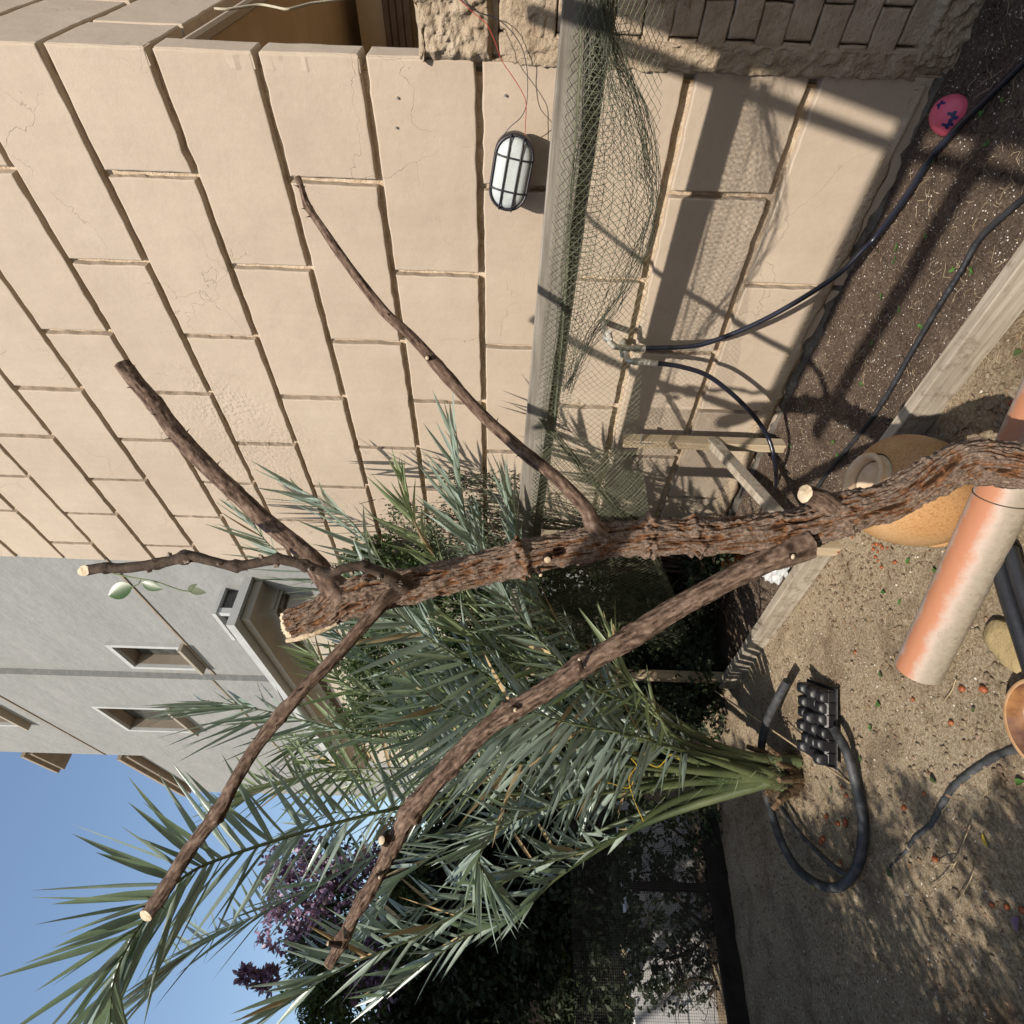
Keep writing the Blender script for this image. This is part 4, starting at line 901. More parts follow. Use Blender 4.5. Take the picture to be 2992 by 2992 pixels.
frond([B0, (2180, 2262, 3.0), (2000, 2275, 2.98), (1600, 2310, 2.85), (1300, 2335, 2.65), (1000, 2400, 2.42), (700, 2490, 2.2), (540, 2560, 2.05), (420, 2690, 1.9), (335, 2860, 1.76), (318, 3080, 1.64)], .42, 104, .43, .030, True, tipw=1.0, label='tallest frond arching across the sky to the photo edge', seedn=1, r0=.017)
frond([B0, (2150, 2240, 3.05), (1900, 2230, 3.05), (1400, 2190, 3.2), (1100, 2155, 3.25), (950, 2122, 3.25), (810, 2085, 3.25), (700, 2062, 3.25), (585, 2045, 3.25)], .40, 72, .50, .026, True, label='upright frond standing against the grey building', seedn=2)
frond([B0, (2150, 2200, 3.0), (2000, 2120, 2.9), (1750, 1930, 2.85), (1560, 1760, 2.8), (1450, 1650, 2.8), (1383, 1585, 2.75), (1352, 1465, 2.72), (1331, 1240, 2.7)], .36, 76, .40, .027, True, label='frond leaning right in front of the beige wall', seedn=3)
frond([B0, (2100, 2200, 3.05), (1900, 2130, 3.1), (1500, 1950, 3.1), (1250, 1750, 3.1), (1126, 1657, 3.1), (1014, 1512, 3.1), (849, 1414, 3.1)], .36, 52, .44, .029, True, label='frond rising behind the trunk toward the wall', seedn=4)
frond([B0, (2150, 2220, 2.95), (1900, 2170, 2.75), (1600, 2070, 2.6), (1400, 1960, 2.5), (1262, 1872, 2.45), (1171, 1802, 2.4), (1110, 1735, 2.35)], .3, 70, .42, .030, False, lm=M_PM, droop=.6, seedn=6)
frond([B0, (2100, 2180, 2.9), (1850, 2060, 2.7), (1700, 1990, 2.6), (1564, 1854, 2.6), (1476, 1745, 2.55), (1425, 1640, 2.55)], .25, 70, .34, .026, False, seedn=7)
frond([B0, (2000, 2328, 2.95), (1776, 2458, 2.8), (1518, 2551, 2.7), (1259, 2717, 2.55), (1000, 2830, 2.4), (800, 2960, 2.3)], .25, 84, .36, .030, False, seedn=9)
frond([B0, (1900, 2400, 3.1), (1647, 2551, 3.0), (1518, 2665, 2.9), (1336, 2753, 2.8), (1100, 2924, 2.6)], .3, 70, .36, .030, False, seedn=10)
frond([B0, (1800, 2290, 3.0), (1400, 2250, 3.1), (1000, 2250, 3.2), (800, 2290, 3.25), (690, 2350, 3.25)], .35, 84, .38, .024, False, lm=M_PM2, seedn=8)
frond([B0, (1500, 2380, 3.3), (1100, 2500, 3.4), (800, 2650, 3.4), (560, 2780, 3.4), (420, 2920, 3.4)], .4, 80, .40, .026, False, seedn=11)
frond([B0, (2000, 2200, 3.3), (1500, 2050, 3.5), (1200, 1880, 3.6), (1000, 1740, 3.6), (807, 1610, 3.6), (724, 1507, 3.6)], .4, 70, .40, .022, False, seedn=5)
frond([B0, (1950, 2240, 2.8), (1700, 2150, 2.6), (1500, 2120, 2.5), (1330, 2080, 2.45), (1200, 1990, 2.4)], .3, 70, .40, .030, False, droop=.5, seedn=12)
frond([B0, (1950, 2290, 2.9), (1700, 2330, 2.7), (1500, 2400, 2.6), (1400, 2500, 2.5), (1450, 2600, 2.45)], .3, 70, .36, .028, False, droop=.4, seedn=13)
frond([B0, (1900, 2230, 3.3), (1500, 2120, 3.5), (1250, 2020, 3.7), (1050, 1900, 3.8), (960, 1830, 3.8)], .35, 70, .36, .024, False, seedn=14)
frond([B0, (1900, 2220, 3.3), (1600, 1980, 3.5), (1480, 1800, 3.6), (1420, 1640, 3.6), (1400, 1500, 3.6)], .35, 64, .36, .024, False, seedn=15)
frond([B0, (1900, 2280, 3.3), (1500, 2330, 3.6), (1200, 2370, 3.8), (950, 2380, 3.9), (850, 2460, 3.9)], .35, 76, .40, .026, False, seedn=16)
frond([B0, (2020, 2180, 2.8), (1900, 2060, 2.6), (1820, 1960, 2.5), (1800, 1860, 2.45)], .35, 40, .30, .022, False, droop=.4, lm=M_PM2, seedn=17)
frond([B0, (1950, 2350, 3.2), (1650, 2470, 3.4), (1350, 2600, 3.5), (1100, 2720, 3.5), (900, 2800, 3.5)], .35, 70, .38, .026, False, seedn=18)
frond([B0, (2000, 2250, 2.9), (1750, 2230, 2.75), (1500, 2230, 2.65), (1300, 2180, 2.6), (1150, 2060, 2.55)], .3, 76, .40, .028, False, droop=.5, seedn=19)
frond([B0, (2000, 2260, 3.1), (1700, 2260, 3.2), (1350, 2290, 3.3), (1080, 2280, 3.4), (900, 2180, 3.4)], .3, 76, .38, .024, False, lm=M_PM2, seedn=20)
for q_, L_ in enumerate(([B0, (2050, 2190, 2.9), (1850, 2080, 2.75), (1650, 1980, 2.7), (1450, 1900, 2.65), (1350, 1830, 2.65)], [B0, (2050, 2200, 2.95), (1800, 2120, 2.85), (1550, 2070, 2.8), (1380, 2000, 2.75), (1280, 1900, 2.75)],
    [B0, (2000, 2170, 3.0), (1750, 1950, 3.0), (1600, 1780, 2.95), (1520, 1600, 2.9), (1490, 1420, 2.85)], [B0, (1950, 2180, 3.2), (1600, 1960, 3.2), (1380, 1760, 3.2), (1230, 1560, 3.2), (1180, 1400, 3.2)], [B0, (2050, 2210, 2.8), (1850, 2150, 2.6), (1650, 2110, 2.5), (1480, 2050, 2.4)], [B0, (2000, 2240, 3.2), (1650, 2130, 3.4), (1350, 1980, 3.5), (1180, 1830, 3.5), (1060, 1700, 3.5)], [B0, (1950, 2230, 3.1), (1600, 2130, 3.2), (1300, 2060, 3.3), (1050, 2020, 3.3), (900, 1900, 3.3)],
    [B0, (2000, 2270, 3.1), (1700, 2330, 3.2), (1400, 2430, 3.2), (1180, 2560, 3.1), (1080, 2720, 3.0)], [B0, (2000, 2250, 3.0), (1700, 2180, 2.95), (1450, 2060, 2.9), (1300, 1900, 2.9), (1260, 1760, 2.9)], [B0, (1980, 2260, 3.2), (1600, 2220, 3.4), (1250, 2140, 3.6), (1000, 2120, 3.6), (850, 2190, 3.6)],
    [B0, (1980, 2210, 3.0), (1800, 2090, 3.0), (1620, 1930, 3.0), (1500, 1820, 2.95), (1480, 1700, 2.9)])):
    frond(L_, .3, 74, .40, .027, False, droop=.35, seedn=30+q_, lm=M_PM if q_ % 3 else M_PM2)
# fibrous base
mb = MB(); pb = Vector((-1.62, 2.66, -.12)); v = []
for i in range(13):
    for k in range(28):
        th = 2*math.pi*k/28; z = i/12; r = .075*(1-z*.5)*(1+.3*mn.fractal(Vector((math.cos(th)*2, math.sin(th)*2, z*3)), .8, 2, 4)); v.append(pb+Vector((r*math.cos(th), r*math.sin(th), z*.13)))
mb.add(v, [(i*28+k, i*28+(k+1) % 28, (i+1)*28+(k+1) % 28, (i+1)*28+k) for i in range(12) for k in range(28)])
for k in range(9):
    th = k*.7+random.uniform(-.2, .2); d = Vector((math.cos(th), math.sin(th), 0)); p = pb+d*.05+Vector((0, 0, .03)); tube(mb, [p, p+d*.06+Vector((0, 0, .09)), p+d*.11+Vector((0, 0, random.uniform(.12, .22)))], [.026, .02, .013], 7)
for k in range(420):
    th = random.random()*6.28; r = random.uniform(.05, .12); p = pb+Vector((r*math.cos(th), r*math.sin(th), random.uniform(0, .22))); d = Vector((math.cos(th)*.7, math.sin(th)*.7, random.uniform(-.6, 1)))
    tube(mb, [p, p+d*.03, p+d*.05+Vector((0, 0, -.02))+Vector((random.uniform(-.02, .02),)*3)], .0012, 3, cap=False)
mb.build('fibre_base', M_FB, palm)
mb = MB()                      # spines on the lower petioles
for k in range(130):
    a = random.uniform(1750, 2240); b = 2262 - (2250-a)*random.uniform(-.22, .34); p = T(a, b, random.uniform(2.85, 3.0)); d = (UPP*random.uniform(.2, 1)+RT*random.uniform(-1, 1)-FW*random.uniform(0, .5)).normalized()
    tube(mb, [p, p+d*random.uniform(.05, .12)], [.0022, .0003], 4, cap=False)
mb.build('spines', M_PM2, palm)['kind'] = 'stuff'
ys_ = [(1745, 2280), (1790, 2290), (1840, 2300), (1860, 2240), (1845, 2215), (1860, 2200), (1895, 2230), (1925, 2240), (1960, 2205), (1985, 2220)]
hose('string', [T(a, b, 2.75) for a, b in ys_], .0022, M_YS, 'yellow string tangled round the palm stalks', 80, 5, 'string')
hose('string', [T(a, b, 2.74) for a, b in ((1925, 2075), (1918, 2120), (1890, 2190), (1860, 2240), (1838, 2275), (1850, 2330), (1880, 2400))], .0016, M_YS, 'single yellow strand hanging between the palm stalks', 60, 5, 'string')
# ------------------------------------------------------------------ shrubs
def cloud(mb, c, r, n, L_, w_, hollow=.35, flat=.0, seed=0, segs=2, clump=26):
    rr = random.Random(seed); c = Vector(c); cl = []
    for q in range(clump):
        while True:
            p = Vector((rr.uniform(-1, 1), rr.uniform(-1, 1), rr.uniform(-1, 1)))
            if hollow < p.length < 1: break
        cl.append((p, rr.uniform(.16, .36)))
    for q in range(n):
        cc, cr = cl[rr.randrange(clump)]; p = cc + Vector((rr.gauss(0, cr*.6), rr.gauss(0, cr*.6), rr.gauss(0, cr*.6)))
        if p.length > 1.15: continue
        P_ = c + Vector((p.x*r[0], p.y*r[1], p.z*r[2])); d = (p.normalized()*.6 + Vector((rr.uniform(-1, 1), rr.uniform(-1, 1), rr.uniform(-1, 1)))).normalized()
        nrm = Vector((rr.uniform(-1, 1), rr.uniform(-1, 1), rr.uniform(-.2, 1.2))).normalized()
        if abs(nrm.dot(d)) > .95: continue
        leaf(mb, P_, d, nrm, L_*rr.uniform(.6, 1.15), w_*rr.uniform(.7, 1.15), segs, .12, .1)
def stems(mb, root, c, r, n, r0, seed=0):
    rr = random.Random(seed); root = Vector(root); c = Vector(c)
    for q in range(n):
        e = c + Vector((rr.uniform(-.8, .8)*r[0], rr.uniform(-.8, .8)*r[1], rr.uniform(-.7, .9)*r[2])); m1 = root + (e-root)*.5 + Vector((rr.uniform(-.1, .1), rr.uniform(-.1, .1), rr.uniform(-.05, .12)))
        sp = spline([root + Vector((rr.uniform(-.05, .05), rr.uniform(-.05, .05), 0)), m1, e], 12); tube(mb, sp, lerpl([r0, r0*.6, r0*.25], 12), 5, cap=False)
        for z in range(3):
            i = rr.randint(4, 10); d = Vector((rr.uniform(-1, 1), rr.uniform(-1, 1), rr.uniform(-.2, 1)))*.25; tube(mb, [sp[i], sp[i]+d*.6, sp[i]+d+Vector((0, 0, .03))], [r0*.35, r0*.25, r0*.12], 4, cap=False)
def shrub(name, label, cat, root, blobs, n, L_, w_, m, r0=.012, ns=9, seed=0, sm=M_STEM, segs=2, hollow=.2, dy=0):
    blobs = [((c[0], c[1]+dy, c[2]), r) for c, r in blobs]
    t = thing(name, label, cat, root); mb = MB()
    for k, (c, r) in enumerate(blobs): stems(mb, root, c, r, ns, r0, seed+k)
    if ns: mb.build('stems', sm, t)['kind'] = 'stuff'
    mb = MB()
    for k, (c, r) in enumerate(blobs): cloud(mb, c, r, n//len(blobs), L_, w_, hollow, seed=seed*3+k, segs=segs)
    mb.build('foliage', m, t)['kind'] = 'stuff'; return t
def Z(sx, sy, t): return tuple(T(sx, sy, t))
shrub('leafy_shrub', 'small leaved grey green shrub climbing the foot of the beige wall', 'shrub', (-.25, 2.75, -.1), [(Z(1150, 1440, 4.0), (.22, .25, .26)), (Z(1420, 1400, 3.8), (.25, .25, .32)), (Z(1350, 1560, 3.9), (.3, .3, .4))], 6500, .034, .017, M_LG2, seed=21)
shrub('leafy_shrub', 'mid green bushy shrub crowded behind the palm fronds', 'shrub', (-.5, 3.6, -.1), [(Z(1150, 1700, 4.4), (.4, .5, .35)), (Z(1100, 1950, 4.8), (.5, .5, .45)), (Z(1300, 2050, 4.6), (.5, .5, .6)), (Z(1500, 1800, 4.3), (.5, .5, .5))], 30000, .06, .028, M_LG, seed=22)
shrub('purple_shrub', 'shrub with purple leaves standing up behind the palm against the sky', 'shrub', Z(1160, 2640, 4.6), [(Z(800+rr_.uniform(0, 330), 2460+rr_.uniform(0, 420), 4.5), (rr_.uniform(.10, .24), .2, rr_.uniform(.10, .24))) for rr_ in [random.Random(4)] for q in range(20)] + [(Z(790, 2862, 4.4), (.07, .06, .07)), (Z(720, 2850, 4.4), (.04, .05, .06)), (Z(760, 2868, 4.4), (.05, .05, .05)), (Z(820, 2570, 4.5), (.1, .1, .12))], 3600, .062, .028, M_LP, ns=1, r0=.004, seed=23, segs=4)
def hblobs(a0, a1, b0, b1, t, n, sd, r=.42):
    q = random.Random(sd); return [(Z(q.uniform(a0, a1), q.uniform(b0, b1), t+q.uniform(-.3, .3)), (r*q.uniform(.7, 1.2), r*q.uniform(.7, 1.1), r*q.uniform(.7, 1.1))) for _ in range(n)]
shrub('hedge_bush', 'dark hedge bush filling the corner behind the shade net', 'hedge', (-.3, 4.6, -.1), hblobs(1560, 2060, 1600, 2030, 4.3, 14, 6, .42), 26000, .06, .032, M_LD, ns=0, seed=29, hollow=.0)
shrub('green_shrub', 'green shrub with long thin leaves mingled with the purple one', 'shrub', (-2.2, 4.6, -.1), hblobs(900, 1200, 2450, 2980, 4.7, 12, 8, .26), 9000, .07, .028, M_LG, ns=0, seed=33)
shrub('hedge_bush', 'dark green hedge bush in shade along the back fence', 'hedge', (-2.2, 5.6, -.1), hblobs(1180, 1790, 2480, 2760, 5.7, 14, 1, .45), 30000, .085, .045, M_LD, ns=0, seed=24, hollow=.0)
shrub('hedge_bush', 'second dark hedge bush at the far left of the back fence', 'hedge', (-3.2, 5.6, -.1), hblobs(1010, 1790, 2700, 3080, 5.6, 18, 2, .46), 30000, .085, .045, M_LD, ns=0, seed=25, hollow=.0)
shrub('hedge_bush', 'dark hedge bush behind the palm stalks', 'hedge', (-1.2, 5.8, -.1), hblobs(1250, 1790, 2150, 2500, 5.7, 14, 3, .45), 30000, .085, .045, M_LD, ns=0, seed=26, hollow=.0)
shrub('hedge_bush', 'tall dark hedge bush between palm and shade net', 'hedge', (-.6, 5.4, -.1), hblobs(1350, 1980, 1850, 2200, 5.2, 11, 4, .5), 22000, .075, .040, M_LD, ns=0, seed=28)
shrub('leafy_shrub', 'low dark shrub in the shaded soil behind the shade net', 'shrub', (-.4, 3.3, -.1), [((-.45, 3.3, .35), (.36, .45, .35)), ((-.3, 2.55, .15), (.2, .3, .16)), ((-.5, 4.2, .6), (.5, .6, .6))], 9000, .04, .02, M_LD, seed=27)
# bare climbing stems in front of the white wall
mb = MB()
for L in ([(2120, 2900), (2060, 2860), (2000, 2870), (1940, 2930), (1880, 2960)], [(2110, 2560), (2050, 2480), (1990, 2440), (1930, 2400), (1860, 2390)], [(2120, 2840), (2030, 2960), (1960, 2990)], [(2085, 2720), (2030, 2680), (1985, 2635), (1940, 2570), (1900, 2550), (1850, 2555)], [(2085, 2700), (2040, 2760), (1990, 2790), (1960, 2800), (1900, 2790)], [(2110, 2660), (2070, 2690), (2000, 2740), (1995, 2800), (2060, 2880)], [(2060, 2640), (2030, 2560), (2010, 2540)]):
    sp = spline([T(a, b, 4.08) for a, b in L], 24); tube(mb, sp, lerpl([.014, .010, .005], 24), 6, cap=False)
    for z in range(46):
        i = random.randint(2, 22); d = Vector((random.uniform(-1, 1), random.uniform(-.3, .3), random.uniform(-1, 1)))*.2; tube(mb, spline([sp[i], sp[i]+d, sp[i]+d*1.6+Vector((random.uniform(-.1, .1), 0, random.uniform(-.1, .1)))], 6), .0022, 4, cap=False)
cl = thing('bare_climber', 'leafless climber with dark twining stems against the bright wall', 'climber', T(2085, 2720, 4.4)); mb.build('stems', M_STEM, cl)
mb = MB(); rr = random.Random(5)
for q in range(9000):
    a = 1790 + 320*rr.random()**1.9; b = rr.uniform(2330, 3000)
    if mn.noise(Vector((a*.012, b*.012, 2))) >  .12+.0009*(a-1850)*0 and a > 1870 and rr.random() < .75: continue
    if mn.noise(Vector((a*.03, b*.03, 8))) < -.1: continue
    leaf(mb, T(a, b, 4.08+rr.uniform(-.07, .07)), Vector((rr.uniform(-1, 1), rr.uniform(-.3, .3), rr.uniform(-1, .3))), Vector((0, -1, .2)), .035, .018, 3)
mb.build('foliage', M_LD, cl)['kind'] = 'stuff'
# ------------------------------------------------------------------ back fence and white wall
fe = thing('back_fence', 'dark low board fence with wire mesh above, at the back of the garden', 'fence', (-2, 4.35, -.1))
fy = lambda x: 4.10 - .12*(x+2)
def fpt(x, z, dy=0): return Vector((x, fy(x)+dy, z))
mb = MB(); beam(mb, fpt(-6, -.10), fpt(.3, -.10), .04, .24); mb.build('base_board', M_FD, fe)
for x in (-4.6, -3.2, -1.98, -.8):
    mb = MB(); beam(mb, fpt(x, -.2, .06), fpt(x, 1.9 if x < -3 or x > -1 else .54, .06), .055, .055, .002, (1, 0, 0)); mb.build('post', M_FD, fe)
mb = MB()
for k in range(0, 230):
    x = -4.5+k*.0145; 
    if x > -1.2: break
    a, b = fpt(x, .02, .03), fpt(x, .98, .03); mb.add([a+Vector((-.0007, 0, 0)), a+Vector((.0007, 0, 0)), b+Vector((.0007, 0, 0)), b+Vector((-.0007, 0, 0))], [(0, 1, 2, 3)], False)
for k in range(66):
    z = .03+k*.0145; a, b = fpt(-4.5, z, .03), fpt(-1.2, z, .03); mb.add([a, b, b+Vector((0, 0, .0014)), a+Vector((0, 0, .0014))], [(0, 1, 2, 3)], False)
mb.build('wire_mesh', M_WIRE, fe)['kind'] = 'stuff'
mb = MB(); box(mb, (-5.2, 4.86, -.07), (7.8, .12, 1.10)); tag(mb.build('garden_wall', M_WW), 'bright white garden wall glimpsed through the wire mesh beyond the fence', 'wall')
# ------------------------------------------------------------------ grey building
gbl = thing('grey_building', 'tall grey rendered building behind the house with recessed windows and a glazed bay', 'building', (2, 6, 0))
FX = 2.0; YL = 15.8
wins = [(9.10, 9.94, 7.42, 8.58), (11.96, 13.40, 8.88, 10.34), (12.15, 13.3, 12.85, 14.4), (8.97, 10.0, 12.0, 13.5)]
ycut = sorted({5.0, YL} | {w_[0] for w_ in wins} | {w_[1] for w_ in wins}); zcut = sorted({-.3, 20.} | {w_[2] for w_ in wins} | {w_[3] for w_ in wins})
STEPY = 10.35
def fx(y): return FX if y < STEPY else FX-.12
mb = MB(); ycut = sorted(set(ycut) | {STEPY})
for a, b in zip(ycut, ycut[1:]):
    for c_, d_ in zip(zcut, zcut[1:]):
        if any(a >= w_[0]-1e-6 and b <= w_[1]+1e-6 and c_ >= w_[2]-1e-6 and d_ <= w_[3]+1e-6 for w_ in wins): continue
        x = fx((a+b)/2); mb.add([(x, a, c_), (x, a, d_), (x, b, d_), (x, b, c_)], [(0, 1, 2, 3)], False)
mb.add([(FX, STEPY, -.3), (FX, STEPY, 20), (FX-.12, STEPY, 20), (FX-.12, STEPY, -.3)], [(0, 1, 2, 3)], False)
mb.add([(FX-.12, YL, -.3), (FX-.12, YL, 20), (9, YL, 20), (9, YL, -.3)], [(0, 1, 2, 3)], False); mb.add([(FX, 5, -.3), (9, 5, -.3), (9, 5, 20), (FX, 5, 20)], [(0, 1, 2, 3)], False)
mb.add([(FX-.12, 5, 20), (9, 5, 20), (9, YL, 20), (FX-.12, YL, 20)], [(0, 1, 2, 3)], False)
mb.build('wall', M_GB, gbl)
for (a, b, c_, d_) in wins:
    x = fx((a+b)/2); wd = MB(); t = .09
    for (p, q, r, s_) in ((a-t, b+t, d_, d_+t), (a-t, b+t, c_-t, c_), (a-t, a, c_, d_), (b, b+t, c_, d_)):
        box(wd, (x-.02, (p+q)/2, (r+s_)/2), (.1, q-p-.002, s_-r-.002))
    wo = wd.build('window', M_GT, gbl)
    rv = MB(); m = .24
    rv.add([(x, a, c_), (x, a, d_), (x, b, d_), (x, b, c_), (x+m, a, c_), (x+m, a, d_), (x+m, b, d_), (x+m, b, c_)], [(0, 4, 5, 1), (1, 5, 6, 2), (2, 6, 7, 3), (3, 7, 4, 0)], False); rv.build('reveal', M_GI, wo)
    pn = MB(); box(pn, (x+m-.03, (a+b)/2, (c_+d_)/2), (.03, b-a-.01, d_-c_-.01)); pn.build('pane', M_GG, wo)
    sl_ = MB(); 
    box(sl_, (x-.06, (a+b)/2, c_-t-.035), (.18, b-a+.2, .06))
    sl_.build('sill', M_GS, wo)
mb = MB(); box(mb, (FX+2.5, YL+2.3, 5.6), (5, 4.5, 11.9)); mb.build('lower_wing', M_GB, gbl)
for z in (7.24-.02, 12.22):
    mb = MB(); box(mb, (FX-.01, (5+STEPY)/2, z), (.02, STEPY-5-.01, .035)); box(mb, (FX-.13, (STEPY+YL)/2, z), (.02, YL-STEPY-.01, .035)); mb.build('storey_line', M_GI, gbl)
for z, h in ((14.35, .55), (11.75, .75)):
    mb = MB()
    L_ = 1.6 if z > 13 else 4.2
    box(mb, (FX+.1, YL+L_/2, z-.06), (.50, L_-.1, .14)); box(mb, (FX+.07, YL+L_/2, z+.07), (.62, L_, .10)); mb.build('cornice', M_GI, gbl)
# bay with soffit and glazed storey
BX, BY0, BY1 = 1.2, 6.66, 15.2; SZ = 5.27
bay = MB(); box(bay, ((BX+4)/2, (BY0+BY1)/2, SZ+.05), (4-BX, BY1-BY0, .12)); bo = bay.build('bay_cornice', M_GT, gbl)
mb = MB(); box(mb, ((BX+4)/2+.08, (BY0+BY1)/2+.04, SZ-.08), (4-BX-.14, BY1-BY0-.1, .12)); mb.build('soffit', M_GS, gbl)
mb = MB(); 
for i_ in range(3): box(mb, ((BX+4)/2+.36-.05*i_, (BY0+BY1)/2+.3-.05*i_, SZ-.42+.07*i_), (4-BX-.6+.1*i_, BY1-BY0-.5+.1*i_, .066))
mb.build('lower_moulding', M_GS, gbl)
v = []; mb = MB(); NA = 8
for i_ in range(NA+1):     # coved underside
    a = math.pi/2*i_/NA; o_ = .16+.26*math.sin(a) ; z = SZ-.14-.22*(1-math.cos(a))
    v += [(BX+o_, BY1, z), (BX+o_, BY0+o_*.9, z), (4, BY0+o_*.9, z)]
mb.add(v, [q for i_ in range(NA) for q in ((i_*3, i_*3+1, i_*3+4, i_*3+3), (i_*3+1, i_*3+2, i_*3+5, i_*3+4))], True); mb.build('cove', M_GS, gbl)
mb = MB(); box(mb, ((BX+.5+4)/2, (BY0+.45+BY1)/2, (SZ-.4)/2-.2), (4-BX-.5, BY1-BY0-.5, SZ-.1-.0)); mb.build('lower_wall', mat('beige_render', (.40, .35, .28), .95, .1, var=(.46, .41, .33), vscale=2), gbl)
gx, gy = BX+.42, BY0+.40; zt_, zb_ = SZ+.50, SZ+.11
mb = MB(); box(mb, (gx+.8, gy+.35, (zt_+zb_)/2), (1.56, .68, zt_-zb_-.02)); gl = mb.build('glazing', M_GG, gbl)
mb = MB()
for (x, y) in ((gx, gy), (gx, gy+.72), (gx+1.0, gy)): box(mb, (x, y, (zt_+zb_)/2), (.09, .09, zt_-zb_))
box(mb, (gx+.8, gy+.36, zt_+.03), (1.75, .86, .06)); mb.build('glazing_frame', M_GT, gbl)
# ------------------------------------------------------------------ added unseen boards shaped to cast the wall's shadows, and planting to the left
pg = thing('shade_frame', 'unseen boards and bars added overhead to cast shadows on wall and soil', 'shade_frame', (-3, -1.5, 2.5))
def shp(p): t = (2.5-p[2])/SR; return Vector((p[0]-t, p[1]-SA*t, 2.5))
k1, k2 = shp((0, -.005, .75)), shp((0, .145, .14)); g_ = (k2-k1).normalized(); gn = Vector((-g_.y, g_.x, 0)); gn = gn if gn.y > 0 else -gn
a0 = k1 - g_*.75; a1 = k1 + g_*1.9
def strip(name, o0, o1, z=2.5, th=.03):
    mb = MB(); c = [a0+gn*o0, a1+gn*o0, a1+gn*o1, a0+gn*o1]; mb.add([p+Vector((0, 0, s_)) for s_ in (-th/2, th/2) for p in c], [(0, 1, 2, 3), (7, 6, 5, 4), (0, 4, 5, 1), (1, 5, 6, 2), (2, 6, 7, 3), (3, 7, 4, 0)], False); mb.build(name, M_PNT, pg)
for i_ in range(11): strip('shade_board', -.02-.14*(i_+1)+.004, -.02-.14*i_)  # added boards that shade the brick stub and near soil
strip('shade_slat', .03, .075)  # added slat; its gap leaves the bright slanting strip
def yb(xw, zw, wz, y0, y1):
    p = shp((xw, 0, zw)); q = shp((xw, 0, zw-wz)) if xw == 0 else shp((xw-wz, 0, zw)); mb = MB(); x0, x1 = q.x, p.x
    box(mb, ((x0+x1)/2, (y0+y1)/2, 2.5-.06), (abs(x1-x0), y1-y0, .04)); mb.build('shade_bar', M_PNT, pg)  # added bar, sized from the shadow band it throws
yb(0, .15, .115, -2.4, .30); yb(-.27, 0, .07, -2.4, .25)
for x, y in ((-4.3, -2.3), (-1.9, -2.3)):
    mb = MB(); beam(mb, (x, y, -.2), (x, y, 2.5), .09, .09, .003, (1, 0, 0)); mb.build('post', M_PNT, pg)  # uprights for the added boards
shrub('garden_bush', 'leafy bush at the left of the path, outside the photo', 'bush', (-4.1, 1.3, -.1), [((-4.1, .8, 1.38), (.5, .55, .38)), ((-4.1, 1.5, 1.55), (.5, .6, .45)), ((-4.1, 2.3, 1.75), (.5, .6, .55)), ((-3.7, 2.2, 1.2), (.3, .5, .4))], 26000, .05, .028, M_LG, seed=31, dy=-.2)
shrub('shade_tree', 'leafy tree to the left of the garden, outside the photo', 'tree', (-4.7, 2.9, -.1), [((-4.3, 2.9, 1.8), (.55, .6, .6)), ((-4.6, 3.3, 4.1), (1.0, .8, .75)), ((-5.1, 3.9, 4.4), (1.0, .9, .9)), ((-4.3, 4.0, 4.0), (.8, .6, .7)), ((-4.9, 2.6, 2.6), (.7, .8, .7)), ((-4.7, 5.1, 4.3), (1.1, .8, .85)), ((-5.0, 5.9, 4.6), (1.0, .8, .9))], 76000, .08, .05, M_LG, r0=.04, ns=5, seed=32, hollow=.0, dy=-.28)
mb = MB(); box(mb, (-9.6, 1, 2.4), (2.0, 16, 5.2)); tag(mb.build('sky_blocker', M_NB), 'unseen brown block added far left of the garden to hold back sky light', 'house')  # unseen mass added to lower the sky light on the wall
mb = MB(); box(mb, (-4.5, 9.2, 1.0), (9.5, .2, 2.6)); tag(mb.build('dark_backing', M_FD), 'dark backing added beyond the hedge bushes to keep their gaps dark', 'wall')  # dark sheet added so no lit ground shows through the hedge
mb = MB(); box(mb, (-8.4, 2, 1.2), (.25, 14, 2.6)); tag(mb.build('sky_screen', M_NB), 'plain unseen screen added far left of the garden to hold back sky light', 'wall')  # unseen, added with the brown block to cut sky light
# ------------------------------------------------------------------ litter
def stone_ms(seed, m):
    rr = random.Random(seed); mb = MB(); v = []
    for i in range(5):
        for k in range(7):
            ph = math.pi*i/4; th = 2*math.pi*k/7; q = rr.uniform(.75, 1.15); v.append((math.sin(ph)*math.cos(th)*q, math.sin(ph)*math.sin(th)*q, math.cos(ph)*q*.7))
    mb.add(v, [(i*7+k, (i+1)*7+k, (i+1)*7+(k+1) % 7, i*7+(k+1) % 7) for i in range(4) for k in range(7)], True); return mb
def scatter(name, n, region, zf, size, m, label, seed, cat='gravel'):
    rr = random.Random(seed); tm = [stone_ms(s_, m) for s_ in range(5)]; mb = MB()
    for q in range(n):
        x = rr.uniform(region[0], region[1]); y = rr.uniform(region[2], region[3])
        if name == 'fine_grit' or True:
            s_ = size*rr.uniform(.4, 1.0)**2*1.3+size*.15; t = tm[rr.randrange(5)]; a = rr.random()*6.28; ca, sa = math.cos(a)*s_, math.sin(a)*s_; z = zf(x, y)+s_*.2
            mb.add([(x+ca*p[0]-sa*p[1], y+sa*p[0]+ca*p[1], z+p[2]*s_*.8) for p in t.v], t.f, True)
    return tag(mb.build(name, m), label, cat, kind='stuff')
PR_ = (-3.0, -.86, .2, 4.0)
scatter('pebbles', 2600, PR_, path_z, .0055, M_DB, 'brown crumbs of earth strewn over the sandy path', 1)
scatter('pebbles', 1300, PR_, path_z, .0042, M_PB, 'pale grit strewn over the sandy path', 2)
